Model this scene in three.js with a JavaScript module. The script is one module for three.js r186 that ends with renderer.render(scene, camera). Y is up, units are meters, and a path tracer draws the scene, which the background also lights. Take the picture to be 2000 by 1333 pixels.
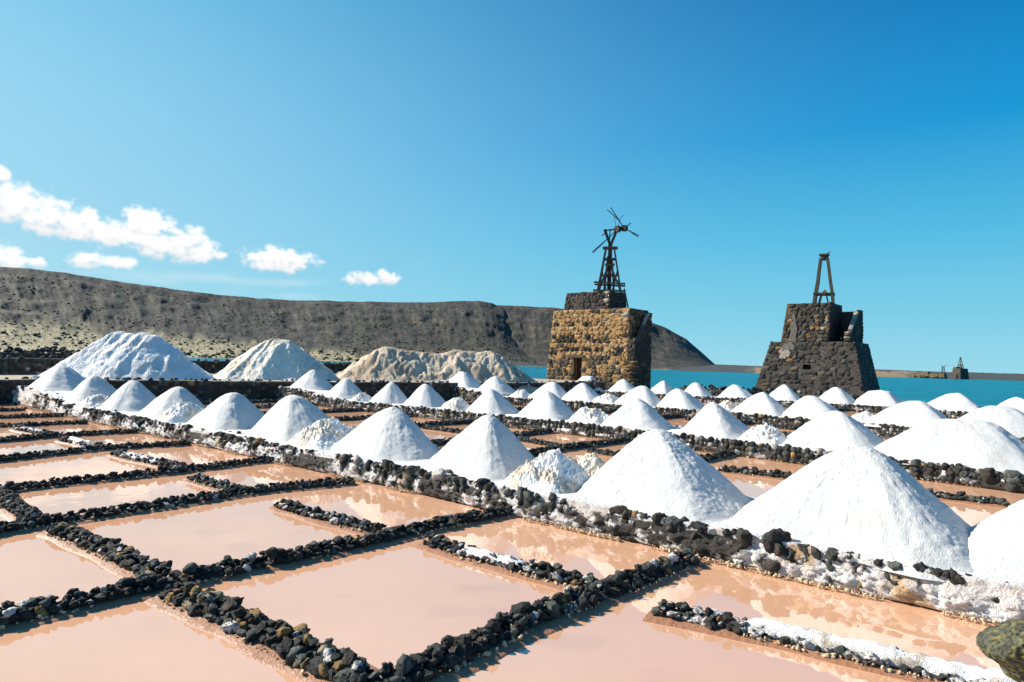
import * as THREE from 'three';
import { mergeGeometries, mergeVertices } from 'three/addons/utils/BufferGeometryUtils.js';
import { ImprovedNoise } from 'three/addons/math/ImprovedNoise.js';
import { Brush, Evaluator, SUBTRACTION } from 'three-bvh-csg';

// ───────────────────────── camera, sky, sun, exposure ─────────────────────────
const scene = new THREE.Scene();
const camera = new THREE.PerspectiveCamera(53.6, 1024 / 682, 0.1, 20000);
camera.position.set(0, 3, 0);
camera.rotation.set(Math.atan(43 / 1320), 0, Math.atan(0.027));   // tilted a little up, held slightly askew
camera.updateMatrixWorld();
scene.add(camera);

const RAD = Math.PI / 180;
const SUN_AZ = -70, SUN_EL = 34;          // azimuth from the view axis, to the left
const SUN_POWER = 5.0, SKY_POWER = .65, EXPOSURE = 1.58;
const dirOf = (az, el) => new THREE.Vector3(Math.sin(az * RAD) * Math.cos(el * RAD), Math.sin(el * RAD), -Math.cos(az * RAD) * Math.cos(el * RAD));
const sunDir = dirOf(SUN_AZ, SUN_EL);

const sun = new THREE.DirectionalLight(new THREE.Color().setRGB(1, 0.93, 0.82), SUN_POWER);
sun.position.copy(sunDir).multiplyScalar(150).add(new THREE.Vector3(0, 0, -35));
sun.target.position.set(0, 0, -35);
sun.castShadow = true;
Object.assign(sun.shadow.camera, { left: -90, right: 90, top: 90, bottom: -90, near: 1, far: 400 });
sun.shadow.mapSize.set(4096, 4096);
scene.add(sun, sun.target);

// noise helpers
const perlin = new ImprovedNoise();
const noise = (x, y, z = 0) => perlin.noise(x + 17.31, y + 5.77, z + 41.13);
function fbm(x, y, z, oct = 4, gain = 0.5) {
  let s = 0, a = 1, t = 0;
  for (let i = 0; i < oct; i++) { s += a * noise(x, y, z); t += a; a *= gain; x = x * 2.03 + 3.1; y = y * 2.03 + 1.7; z = z * 2.03 + 9.2; }
  return s / t;
}
function ridged(x, y, z, oct = 4) {
  let s = 0, a = 1, t = 0;
  for (let i = 0; i < oct; i++) { const n = 1 - Math.abs(noise(x, y, z)) * 2; s += a * n; t += a; a *= 0.5; x = x * 2.1 + 1.3; y = y * 2.1 + 7.7; z = z * 2.1; }
  return s / t;
}
const billow = (x, y, z) => Math.abs(noise(x, y, z)) * 1.2 + Math.abs(noise(x * 2.2 + 5, y * 2.2, z * 2.2)) * 0.6;
const clamp = (x, a = 0, b = 1) => Math.min(b, Math.max(a, x));
const mix = (a, b, t) => a + (b - a) * t;
const smooth = (a, b, x) => { const t = clamp((x - a) / (b - a)); return t * t * (3 - 2 * t); };
const lerpList = (xs, ys, x) => {
  if (x <= xs[0]) return ys[0];
  for (let i = 1; i < xs.length; i++) if (x <= xs[i]) return mix(ys[i - 1], ys[i], (x - xs[i - 1]) / (xs[i] - xs[i - 1]));
  return ys[ys.length - 1];
};
function rng(seed) { let s = seed >>> 0; return () => { s = (s + 0x6d2b79f5) | 0; let t = Math.imul(s ^ (s >>> 15), 1 | s); t = (t + Math.imul(t ^ (t >>> 7), 61 | t)) ^ t; return ((t ^ (t >>> 14)) >>> 0) / 4294967296; }; }

// the sky: clear, pale towards the sun and the horizon, deep blue away from it, a bank of small cumulus low on the left
function makeSky() {
  const Wd = 3072, Hd = 1536, data = new Float32Array(Wd * Hd * 4);
  const EL = [-90, -1, 0, 4, 10, 18, 28, 45, 90];
  const away = { r: [.08, .14, .33, .215, .095, .010, .001, .001, .001], g: [.14, .28, .68, .61, .495, .305, .165, .09, .06], b: [.17, .35, .81, .79, .76, .655, .465, .30, .23] };
  const near = { r: [.08, .16, .46, .43, .385, .30, .15, .04, .001], g: [.13, .28, .77, .745, .70, .645, .51, .25, .055], b: [.15, .33, .87, .87, .87, .855, .77, .54, .23] };
  const blobs = [[-38.6, 9.68, 1.61, 1.43], [-36.96, 9.78, 1.96, 1.5], [-35.07, 9.2, 2.05, 1.4], [-33.1, 8.86, 2.15, 1.15], [-31.04, 8.54, 1.92, 1.15], [-28.66, 9.23, 1.75, 1.4], [-28.21, 8.15, 2.6, 1.1],
    [-26.14, 8.24, 1.97, 1.35], [-24.77, 7.79, 1.08, .75], [-23.67, 7.69, .62, .3], [-37.59, 11.53, .5, .55], [-37.09, 6.15, 1.2, .8], [-35.37, 5.99, .55, .38], [-32.44, 6.44, 1.25, .62], [-30.48, 6.53, 1.15, .5],
    [-19.25, 7.62, 3.0, .9], [-19.65, 8.1, 1.16, .7], [-12.3, 6.7, 1.8, .6], [-10.7, 6.77, 1.2, .6],
    [-52, 11, 5, 2.2], [-60, 9, 4, 2], [-46, 8, 2.5, 1.2], [-75, 12, 5, 2.5]];
  const d = new THREE.Vector3();
  for (let j = 0; j < Hd; j++) {
    const el = ((j + .5) / Hd - .5) * 180, y = Math.sin(el * RAD), ce = Math.cos(el * RAD);
    const A = [lerpList(EL, away.r, el), lerpList(EL, away.g, el), lerpList(EL, away.b, el)], N = [lerpList(EL, near.r, el), lerpList(EL, near.g, el), lerpList(EL, near.b, el)];
    for (let i = 0; i < Wd; i++) {
      const phi = ((i + .5) / Wd - .5) * 2 * Math.PI;
      d.set(Math.cos(phi) * ce, y, Math.sin(phi) * ce);
      const ang = Math.acos(clamp(d.dot(sunDir), -1, 1)) / RAD;
      const w = Math.pow(smooth(108, 24, ang), 1.75), g = Math.exp(-ang / 8) * 1.1 * (el > -1 ? 1 : 0);
      let r = mix(A[0], N[0], w) + g, gg = mix(A[1], N[1], w) + g * .97, b = mix(A[2], N[2], w) + g * .9;
      const az = Math.atan2(d.x, -d.z) / RAD;
      if (el > 3 && el < 17 && az < -5 && az > -90) {
        let m = -1, low = 0;
        for (const [ca, ce2, rx, ry] of blobs) {
          const dx = (az - ca) / (rx * 1.03), dy = (el - ce2) / (el < ce2 ? ry * .88 : ry * 1.12), q = 1 - (dx * dx + dy * dy);
          if (q > m) { m = q; low = (el - ce2) / ry; }
        }
        if (m > -.9) {
          const n = fbm(az * 1.1, el * 1.7, 3.3, 7, .62) * 1.9 - Math.abs(noise(az * 2.2, el * 3, 8)) * .45 + .18;
          const c = smooth(-.12, .85, m + n * 1.1);
          const lum = mix(.84, 1.08, smooth(-.8, .7, low + n * .7)) ;
          r = mix(r, lum * .99, c); gg = mix(gg, lum, c); b = mix(b, lum * 1.01, c);
        }
        const veil = smooth(.05, .55, fbm(az * .10 + el * .22, el * .9 - az * .06, 1.2, 4)) * .3 * smooth(11, 5, el) * smooth(-4, -16, az);
        r = mix(r, .85, veil); gg = mix(gg, .92, veil); b = mix(b, .95, veil);
      }
      const k = (j * Wd + i) * 4;
      data[k] = r * SKY_POWER; data[k + 1] = gg * SKY_POWER; data[k + 2] = b * SKY_POWER; data[k + 3] = 1;
    }
  }
  const t = new THREE.DataTexture(data, Wd, Hd, THREE.RGBAFormat, THREE.FloatType);
  t.mapping = THREE.EquirectangularReflectionMapping; t.magFilter = t.minFilter = THREE.LinearFilter; t.needsUpdate = true;
  return t;
}
scene.background = scene.environment = makeSky();

const renderer = new THREE.WebGLRenderer({ antialias: true });
renderer.setSize(1024, 682);
renderer.toneMapping = THREE.LinearToneMapping;
renderer.toneMappingExposure = EXPOSURE;
renderer.shadowMap.enabled = true;

// ───────────────────────── plan, names ─────────────────────────
// The pans lie on a square grid: a runs along the rows of salt (to the far left), b across them (to the far right).
const GA = -48.3 * RAD, sA = Math.sin(GA), cA = Math.cos(GA);
const plan = (a, b, y = 0) => new THREE.Vector3(a * sA + b * cA, y, -(a * cA - b * sA));
const toPlan = (v) => [v.x * sA - v.z * cA, v.x * cA + v.z * sA];
const DIR_A = Math.atan2(-plan(1, 0).z, plan(1, 0).x), DIR_B = Math.atan2(-plan(0, 1).z, plan(0, 1).x);

const used = new Map();
function numbered(name) { const n = used.get(name) || 0; used.set(name, n + 1); return n ? `${name}_${String(n).padStart(3, '0')}` : name; }
const shade = (o) => { o.traverse((m) => { if (m.isMesh) m.castShadow = m.receiveShadow = true; }); return o; };
function thing(name, label, category, pos = new THREE.Vector3(), turn = 0, group) {
  const o = new THREE.Group(); o.name = numbered(name); o.position.copy(pos); o.rotation.y = turn;
  o.userData = { label, category, kind: 'thing' }; if (group) o.userData.group = group;
  scene.add(o); return o;
}
function part(name, geo, mat, parent, data) {
  const m = new THREE.Mesh(geo, mat); m.name = name; m.castShadow = m.receiveShadow = true; if (data) Object.assign(m.userData, data); parent.add(m); return m;
}
function structure(name, geo, mat) { const m = new THREE.Mesh(geo, mat); m.name = numbered(name); m.receiveShadow = m.castShadow = true; m.userData.kind = 'structure'; scene.add(m); return m; }

// ───────────────────────── textures and materials ─────────────────────────
function pnoise(x, y, p, seed) {   // value noise that repeats after p cells
  const h = (i, j) => { i = ((i % p) + p) % p; j = ((j % p) + p) % p; let t = Math.imul(i * 374761393 + j * 668265263 + seed * 974711, 1274126177); t ^= t >>> 15; t = Math.imul(t, 2246822519); t ^= t >>> 13; return (t >>> 0) / 4294967296; };
  const i = Math.floor(x), j = Math.floor(y), u = x - i, v = y - j, a = u * u * (3 - 2 * u), b = v * v * (3 - 2 * v);
  return mix(mix(h(i, j), h(i + 1, j), a), mix(h(i, j + 1), h(i + 1, j + 1), a), b);
}
function pfbm(u, v, p, oct, seed, gain = .5) { let s = 0, a = 1, t = 0; for (let i = 0; i < oct; i++) { s += a * pnoise(u * p, v * p, p, seed + i); t += a; a *= gain; p *= 2; } return s / t; }
function texture(size, f, repeat = 1, srgb = false) {
  const data = new Uint8Array(size * size * 4);
  for (let j = 0; j < size; j++) for (let i = 0; i < size; i++) {
    const c = f(i / size, j / size), k = (j * size + i) * 4, rgb = Array.isArray(c) ? c : [c, c, c];
    for (let q = 0; q < 3; q++) data[k + q] = clamp(rgb[q]) * 255; data[k + 3] = 255;
  }
  const t = new THREE.DataTexture(data, size, size); t.wrapS = t.wrapT = THREE.RepeatWrapping; t.magFilter = THREE.LinearFilter; t.minFilter = THREE.LinearMipmapLinearFilter;
  if (srgb) t.colorSpace = THREE.SRGBColorSpace; t.repeat.set(repeat, repeat); t.needsUpdate = true; return t;
}
const rep = (t, r, r2 = r) => { const c = t.clone(); c.repeat.set(r, r2); c.needsUpdate = true; return c; };

const grainTex = texture(1024, (u, v) => .5 * pfbm(u, v, 40, 4, 3, .75) + .3 * Math.pow(pnoise(u * 260, v * 260, 260, 9), 2) + .25 * pfbm(u, v, 8, 3, 12));
const pitTex = texture(512, (u, v) => { const n = pfbm(u, v, 12, 4, 31, .65), p = pnoise(u * 60, v * 60, 60, 77); return clamp(n * .9 + .1 - (p > .68 ? (p - .68) * 2.2 : 0)); });
const lavaTex = texture(512, (u, v) => { const n = pfbm(u, v, 6, 5, 51, .6), p = pnoise(u * 70, v * 70, 70, 5), s = pfbm(u, v, 16, 3, 18); let k = .25 + n * .85 - (p > .7 ? .25 : 0); const w = smooth(.66, .78, s) * .7; return [k + w, k * 1.02 + w, k * 1.0 + w * .95]; });
const rubbleTex = texture(1024, (u, v) => { const n = pfbm(u, v, 10, 6, 71, .68); return clamp(n * 1.1); });
const stainTex = texture(1024, (u, v) => { const n = pfbm(u, v, 4, 5, 221, .6), m = pfbm(u, v, 22, 3, 41), q = pfbm(u, v, 3, 3, 93); const k = .80 + .26 * n - .07 * smooth(.6, .8, m), w = smooth(.45, .75, q) * .10; return [k + w * .3, k * mix(.94, 1.0, q) + w, k * mix(.90, 1.04, q) + w * 1.5]; });
const rippleTex = texture(1024, (u, v) => .6 * pfbm(u, v, 6, 3, 301) + .4 * pfbm(u * 1, v * 1, 24, 2, 305));
const seaTex = texture(1024, (u, v) => pfbm(u, v, 24, 5, 401, .62));
const seaMap = texture(1024, (u, v) => { const n = pfbm(u, v, 16, 6, 431, .65); const k = clamp(-.1 + n * 1.75); return [k, k, k]; });
const hillTex = texture(1024, (u, v) => { const n = pfbm(u, v, 24, 5, 501, .66); return clamp(.12 + n * 1.25); });

const std = (r, g, b, o = {}) => new THREE.MeshStandardMaterial({ color: new THREE.Color().setRGB(r, g, b), roughness: .9, metalness: 0, ...o });
const M = {};
M.salt = std(.85, .845, .825, { roughness: .75, bumpMap: rep(grainTex, .8), bumpScale: .03, vertexColors: true });
M.saltTop = std(1, 1, 1, { roughness: .85, bumpMap: rep(grainTex, .7), bumpScale: .022, vertexColors: true });
M.saltFace = std(1, 1, 1, { roughness: .85, bumpMap: rep(rubbleTex, 2.2), bumpScale: .05, vertexColors: true });
M.roughSalt = std(1, 1, 1, { roughness: .9, bumpMap: rep(rubbleTex, .5), bumpScale: .03, vertexColors: true });
M.bigSalt = std(1, 1, 1, { roughness: .9, bumpMap: rep(rubbleTex, .3), bumpScale: .16, vertexColors: true });
const lava = (r, g, b) => std(r * 1.35, g * 1.35, b * 1.35, { roughness: .82, map: rep(lavaTex, 1.1), bumpMap: rep(pitTex, 1.3), bumpScale: .035 });
M.lava = [lava(.044, .042, .038), lava(.062, .066, .056), lava(.13, .14, .122), lava(.052, .041, .033), lava(.032, .031, .029)];
M.ochre = lava(.42, .25, .085); M.tan = lava(.46, .36, .23);
M.crust = std(1, .98, .96, { vertexColors: true, bumpMap: rep(pitTex, 1.2), bumpScale: .04 });
M.crustPale = std(.86, .80, .76, { bumpMap: rep(rubbleTex, .9), bumpScale: .05 });
M.mud = std(.055, .042, .034, { bumpMap: rep(rubbleTex, 1), bumpScale: .04 });
M.ledge = std(.36, .17, .09, { roughness: .5, bumpMap: rep(rubbleTex, 1), bumpScale: .02 });
M.fringe = std(.56, .42, .26);
M.stoneMass = std(1, 1, 1, { roughness: .85, map: rep(lavaTex, 1.1), bumpMap: rep(pitTex, 1.2), bumpScale: .035 });
M.wallBody = std(1, 1, 1, { vertexColors: true, bumpMap: rep(rubbleTex, .5), bumpScale: .08 });
M.wood = std(.10, .075, .055, { bumpMap: rep(rubbleTex, 1.5, .2), bumpScale: .02 });
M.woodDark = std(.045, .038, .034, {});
M.iron = std(.02, .02, .022, { roughness: .6 });
M.mortarOchre = std(.44, .25, .10, { bumpMap: rep(rubbleTex, .5), bumpScale: .05 });
M.mortarDark = std(.075, .06, .05, { bumpMap: rep(rubbleTex, .5), bumpScale: .05 });

// ───────────────────────── ground, water, sea ─────────────────────────
function flatPoly(pts, y) {   // pts in the plan
  const s = new THREE.Shape(pts.map(([a, b]) => { const p = plan(a, b); return new THREE.Vector2(p.x, -p.z); }));
  const g = new THREE.ShapeGeometry(s); g.rotateX(-Math.PI / 2); g.translate(0, y, 0); return g;
}
{
  const ground = new THREE.CircleGeometry(9000, 96); ground.rotateX(-Math.PI / 2); ground.translate(0, -6, 0);
  structure('ground', ground, std(.10, .12, .11));

  // the low land that carries the pans, down to the lagoon
  const land = [[-70, -60], [-70, 60.2], [8, 60.2], [13, 68], [12, 84], [34, 92], [42, 80], [36, 68], [40, 78], [58, 82], [66, 66], [80, 52], [96, 30], [110, -20], [90, -60]];
  const s = new THREE.Shape(land.map(([a, b]) => { const p = plan(a, b); return new THREE.Vector2(p.x, -p.z); }));
  const g = new THREE.ExtrudeGeometry(s, { depth: 2.4, bevelEnabled: false }); g.rotateX(-Math.PI / 2); g.translate(0, -2.44, 0);
  structure('terrain', g, std(.20, .15, .11, { bumpMap: rep(rubbleTex, .2), bumpScale: .05 }));

  const brine = flatPoly([[-30, -24], [-30, 59.4], [48, 59.4], [48, -24]], 0);
  const uv = brine.attributes.uv, ps = brine.attributes.position;
  for (let i = 0; i < ps.count; i++) uv.setXY(i, ps.getX(i), ps.getZ(i));
  structure('brine_water', brine, new THREE.MeshPhysicalMaterial({ color: new THREE.Color().setRGB(.84, .48, .285), map: rep(stainTex, .055), roughness: .02, ior: 3.1, bumpMap: rep(rippleTex, .22), bumpScale: .0028 }));

  const sea = new THREE.PlaneGeometry(4200, 4200); sea.rotateX(-Math.PI / 2); sea.translate(0, -1, -1200);
  const su = sea.attributes.uv, sp = sea.attributes.position;
  for (let i = 0; i < sp.count; i++) su.setXY(i, sp.getX(i), sp.getZ(i));
  structure('sea_water', sea, new THREE.MeshPhysicalMaterial({ color: new THREE.Color().setRGB(.0, .24, .33), map: rep(seaMap, .012, .05), roughness: .3, ior: 1.33, specularIntensity: .35, bumpMap: rep(seaTex, .045, .07), bumpScale: .7 }));
}

// ───────────────────────── hills and far shore ─────────────────────────
function hill(name, sky, sandy, az0, az1, n, rows, r0, r1, seed) {
  const pos = [], col = [], uv = [], idx = [], xs = sky.map((p) => p[0]), ys = sky.map((p) => p[1]);
  for (let i = 0; i <= n; i++) {
    const az = mix(az0, az1, i / n), top = Math.tan(lerpList(xs, ys, az) * RAD);
    const sandHere = sandy(az);
    for (let j = 0; j <= rows; j++) {
      const t = j / rows, along = az * 15;                       // about metres/10 along the slope
      const gully = ridged(az * .34 + seed + t * .8, t * .8, seed, 4), strata = Math.sin(t * 46 + noise(az * .4, t * 3, seed) * 5 + az * .25);
      const R0 = mix(r0, r1, t) + (gully - .5) * -30 * smooth(.25, .7, t) * smooth(1, .8, t) + fbm(az * .6, t * 4, seed + 4, 5, .5) * 24 * smooth(.1, .5, t);
      const Htop = top * r1 + 3;
      let h = t < .16 ? t * .3 : .048 + Math.pow((t - .16) / .84, 1.35) * .952;
      h += (strata * .004 + fbm(az * .45, t * 11, seed, 6, .5) * .032 + fbm(az * 6, t * 40, seed, 3) * .005) * smooth(.2, .5, t) * smooth(1, .93, t) + fbm(az * 1.5, t * 9, seed + 1, 4) * .012 * smooth(.03, .2, t);
      const y = -1.3 + (Htop + 1.3) * h;
      const d = dirOf(az, 0).multiplyScalar(R0);
      pos.push(d.x, Math.max(-1.6, y), d.z); uv.push(az * .28, t * 3.2);
      // colour: pale sand low down, brown scrub, dark rock bands above
      const n1 = fbm(az * 1.1, t * 5, seed + 9, 5), n2 = fbm(az * 5, t * 26, seed + 2, 4);
      const sand = smooth(.06, -.10, t - sandHere + n1 * .18), green = smooth(.0, .3, n2 + .05);
      const bowlShade = smooth(.0, .28, fbm(az * .12 + seed, t * 1.6, seed + 3, 3) + .04) * smooth(.28, .55, t), streak = smooth(-.05, .3, fbm(az * 1.1, t * 16, seed + 6, 5));  // broad shade of the upper hollows, painted into the rock colour
      const rockband = smooth(.1, .5, strata * .45 + n2 + fbm(az * .8, t * 30, seed + 8, 3) * .8);
      let c = [mix(.050, .110, rockband), mix(.044, .088, rockband), mix(.038, .064, rockband)];
      c = c.map((v, q) => v * mix(.72, .34, bowlShade) * mix(1.15, .55, streak) * (az > -16 && t < .75 ? [1.12, 1.1, .86][q] : 1));
      c = [mix(c[0], .080, green * .5), mix(c[1], .078, green * .5), mix(c[2], .046, green * .5)];
      const sc = t < .04 ? [.40, .33, .20] : [.44 - green * .13, .37 - green * .10, .21 - green * .07];
      c = c.map((v, q) => mix(v, sc[q], sand));
      col.push(...c);
    }
    { const d = dirOf(az, 0).multiplyScalar(r1 + 260); pos.push(d.x, top * r1 * .9, d.z); uv.push(az * .28, 3.6); col.push(.07, .065, .055); }
  }
  const w = rows + 2;
  for (let i = 0; i < n; i++) for (let j = 0; j < w - 1; j++) { const a = i * w + j, b = a + w; idx.push(a, b, a + 1, b, b + 1, a + 1); }
  const g = new THREE.BufferGeometry(); g.setAttribute('position', new THREE.Float32BufferAttribute(pos, 3)); g.setAttribute('color', new THREE.Float32BufferAttribute(col, 3)); g.setAttribute('uv', new THREE.Float32BufferAttribute(uv, 2)); g.setIndex(idx); g.computeVertexNormals();
  return structure(name, g, std(1, 1, 1, { vertexColors: true, map: hillTex, bumpMap: hillTex, bumpScale: .5 }));
}
const sky1 = [[-62, 5.0], [-46.85, 5.0], [-42.46, 5.3], [-37.34, 5.54], [-35.65, 5.61], [-33.72, 5.52], [-29.77, 5.13], [-25.48, 4.8], [-20.87, 4.58], [-16.97, 4.63], [-12.91, 4.75], [-6.58, 4.93], [-4.43, 5.14], [-2.92, 5.19], [-1.83, 5.05], [-.73, 4.64], [.39, 3.55], [1.73, 1.98], [2.85, .75], [3.6, .0], [4.2, -.15]];
const sky2 = [[-7, 4.4], [-5.28, 4.59], [-1.82, 4.9], [-.08, 4.88], [3.18, 4.79], [8.57, 4.28], [11.53, 3.69], [12.79, 3.28], [14.45, 2.38], [15.68, 1.32], [16.7, .4], [17.22, .15], [18, -.08], [18.6, -.2]];
hill('hill', sky1, (az) => az < -24 ? mix(.50, .40, (az + 40) / 16) : az < -14 ? mix(.40, .28, (az + 24) / 10) : mix(.28, .04, clamp((az + 14) / 8)), -64, 4.2, 760, 110, 880, 1540, 3.1);
hill('hill', sky2, () => .02, -7, 18.6, 360, 96, 990, 1560, 11.7);
{
  // low coast on the far side of the lagoon
  const top = [[14, .16], [16.9, .33], [20.2, .29], [24, .27], [28.5, .26], [30, .25], [31.2, .22], [33, .2], [34.3, .23], [36, .2], [38, .22], [46, .25], [70, .3]], xs = top.map((p) => p[0]), ys = top.map((p) => p[1]);
  const pos = [], col = [], uv = [], idx = [], n = 420, rows = 10, r0 = 800, r1 = 1500;
  for (let i = 0; i <= n; i++) {
    const az = mix(14, 70, i / n), tp = Math.tan(lerpList(xs, ys, az) * RAD) * r1 + 3;
    for (let j = 0; j <= rows; j++) {
      const t = j / rows, R0 = mix(r0 + noise(az * .9, 0, 2) * 30, r1, t), q = Math.pow(t, .8), y = -1.5 + (tp + 1.5) * q + fbm(az * 3, t * 4, 5, 3) * 1.2 * t;
      const d = dirOf(az, 0).multiplyScalar(R0); pos.push(d.x, y, d.z); uv.push(az, t * 2);
      const o = smooth(19.2, 20.2, az + noise(az * 3, t * 3, 1) * .6) * smooth(31.6, 29.6, az + noise(az * 2, t * 5, 2) * 1.5) * (t < .25 ? .85 : smooth(.95, .4, t + noise(az * 2.3, t, 3) * .5));
      col.push(mix(.045, .28, o), mix(.046, .19, o), mix(.040, .095, o));
    }
  }
  const w = rows + 1; for (let i = 0; i < n; i++) for (let j = 0; j < rows; j++) { const a = i * w + j, b = a + w; idx.push(a, b, a + 1, b, b + 1, a + 1); }
  const g = new THREE.BufferGeometry(); g.setAttribute('position', new THREE.Float32BufferAttribute(pos, 3)); g.setAttribute('color', new THREE.Float32BufferAttribute(col, 3)); g.setAttribute('uv', new THREE.Float32BufferAttribute(uv, 2)); g.setIndex(idx); g.computeVertexNormals();
  structure('shore', g, std(1, 1, 1, { vertexColors: true }));
}

// ───────────────────────── stones ─────────────────────────
function stoneGeo(seed, detail, cuts = 11) {
  const R = rng(seed * 7919 + 13), g0 = new THREE.IcosahedronGeometry(1, detail); g0.deleteAttribute('uv'); g0.deleteAttribute('normal');
  const g = mergeVertices(g0, 1e-4), p = g.attributes.position, v = new THREE.Vector3(), planes = [], col = [];
  for (let i = 0; i < cuts; i++) planes.push([new THREE.Vector3(R() * 2 - 1, R() * 2 - 1, R() * 2 - 1).normalize(),   .5 + R() * .32]);
  const uv = [];   // the colour is a crust of salt in patches, worn by the crusted stones only
  for (let i = 0; i < p.count; i++) {
    v.fromBufferAttribute(p, i);
    const d0 = v.clone();
    v.multiplyScalar(1 + fbm(d0.x * 1.3 + seed * 3.7, d0.y * 1.3, d0.z * 1.3 + seed, 2) * .45);
    for (const [n, d] of planes) { const k = v.dot(n) - d; if (k > 0) v.addScaledVector(n, -k * .94); }
    v.multiplyScalar(1 + (noise(d0.x * 4, d0.y * 4 + seed * 2.1, d0.z * 4) * .24 + noise(d0.x * 8.5, d0.y * 8.5, d0.z * 8.5 + seed) * .17) * (detail > 1 ? 1 : .5) + (detail > 2 ? noise(d0.x * 17, d0.y * 17 + seed, d0.z * 17) * .12 : 0));
    const w = smooth(-.12, .14, fbm(d0.x * 2.2 + seed, d0.y * 2.2, d0.z * 2.2, 3) + d0.y * .12); col.push(mix(.045, .88, w), mix(.042, .85, w), mix(.040, .82, w));
    p.setXYZ(i, v.x, v.y, v.z); uv.push(d0.x * .35 + d0.z * .22 + seed * .37, d0.y * .35 + d0.z * .3 + seed * .61);
  }
  g.setAttribute('color', new THREE.Float32BufferAttribute(col, 3)); g.setAttribute('uv', new THREE.Float32BufferAttribute(uv, 2)); g.computeVertexNormals(); return g;
}
const FINE = [], PLAIN = [], COARSE = [];
for (let i = 0; i < 12; i++) FINE.push(stoneGeo(i + 1, 3));
for (let i = 0; i < 10; i++) PLAIN.push(stoneGeo(i + 31, 2));
for (let i = 0; i < 6; i++) COARSE.push(stoneGeo(i + 61, 1));
const up = new THREE.Vector3(0, 1, 0);

// Puts a list of stones { p, q, s, m } under a thing: the ones that show largest singly, the rest as one mass.
function layStones(list, parent, reach, name = 'stone', cap = 298) {
  for (const st of list) st.d = Math.hypot(st.p.x, st.p.z);
  list.sort((x, y) => x.d - y.d);
  const rest = [];
  list.forEach((st, i) => {
    if (i < cap && st.d < reach) {
      const set = st.d < 12 ? FINE : st.d < 24 ? PLAIN : COARSE, m = new THREE.Mesh(set[Math.floor(st.r * 977) % set.length], st.m);
      m.name = i ? `${name}_${String(i).padStart(3, '0')}` : name; m.position.copy(st.p).sub(parent.position); m.quaternion.copy(st.q); m.scale.copy(st.s); m.castShadow = m.receiveShadow = true; parent.add(m);
    } else rest.push(st);
  });
  if (!rest.length) return;
  const im = new THREE.InstancedMesh(rest[0].d < 14 ? PLAIN[2] : COARSE[1], M.stoneMass, rest.length), mt = new THREE.Matrix4(), c = new THREE.Color();
  rest.forEach((st, i) => { im.setMatrixAt(i, mt.compose(st.p.clone().sub(parent.position), st.q, st.s)); im.setColorAt(i, st.m === M.crust ? c.setRGB(.5 + st.r * .3, .46 + st.r * .27, .43 + st.r * .25) : st.m === M.crustPale ? c.setRGB(.9, .84, .8) : c.copy(st.m.color)); });
  im.name = rest.length < list.length ? 'distant_stones' : 'stones'; im.userData.kind = 'stuff'; im.castShadow = im.receiveShadow = true; parent.add(im);
}
const randQ = (R, yaw, tilt) => new THREE.Quaternion().setFromEuler(new THREE.Euler((R() - .5) * tilt, yaw, (R() - .5) * tilt, 'YXZ'));
function pickStone(R, salt, warm = .03) {
  const k = R(); if (k < salt * .75) return M.crust; if (k < salt) return M.crustPale;
  const w = R(); if (w < warm) return R() < .7 ? M.ochre : M.tan;
  return M.lava[Math.floor(R() * M.lava.length)];
}

// lumps of fresh salt or crystals along a water line
function crystals(list, parent, mat, name) {
  if (!list.length) return;
  const im = new THREE.InstancedMesh(COARSE[3], mat, list.length), mt = new THREE.Matrix4();
  list.forEach((c, i) => im.setMatrixAt(i, mt.compose(c.p.clone().sub(parent.position), c.q, c.s)));
  im.name = name; im.userData.kind = 'stuff'; im.castShadow = im.receiveShadow = true; parent.add(im);
}

// a sheet swept along plan points: section(t, s) gives [side, height] pairs
function sweep(path, step, section, colour, uvScale = 1) {
  let L = 0; const segs = [];
  for (let i = 1; i < path.length; i++) { const dl = path[i].distanceTo(path[i - 1]); segs.push([L, dl, path[i - 1], path[i]]); L += dl; }
  const at = (s) => { for (const [l, d, p, q] of segs) if (s <= l + d + 1e-6) return [p.clone().lerp(q, (s - l) / d), Math.atan2(-(q.z - p.z), q.x - p.x)]; };
  const stations = []; let s = 0; while (s < L) { stations.push(s); s += typeof step === 'function' ? step(at(s)[0]) : step; } stations.push(L);
  const pos = [], col = [], uv = [], idx = []; let w = 0;
  stations.forEach((s2, i) => {
    const [c, dir] = at(s2), sec = section(s2 / L, s2, c, L); w = sec.length;
    const nx = -Math.sin(dir), nz = -Math.cos(dir);          // to the left of the way
    let run = 0;
    sec.forEach(([side, h, lift = 0], j) => {
      const x = c.x + nx * side, z = c.z + nz * side; pos.push(x, h, z);
      if (j) run += Math.hypot(side - sec[j - 1][0], h - sec[j - 1][1]);
      uv.push(s2 * uvScale, run * uvScale);
      if (colour) col.push(...colour(s2, j, x, h, z));
    });
  });
  for (let i = 0; i < stations.length - 1; i++) for (let j = 0; j < w - 1; j++) { const a = i * w + j, b = a + w; idx.push(a, b, a + 1, b, b + 1, a + 1); }
  const g = new THREE.BufferGeometry(); g.setAttribute('position', new THREE.Float32BufferAttribute(pos, 3)); g.setAttribute('uv', new THREE.Float32BufferAttribute(uv, 2));
  if (colour) g.setAttribute('color', new THREE.Float32BufferAttribute(col, 3)); g.setIndex(idx); g.computeVertexNormals(); return { geo: g, at, L };
}
const shift = (g, v) => g.translate(-v.x, -v.y, -v.z);

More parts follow.
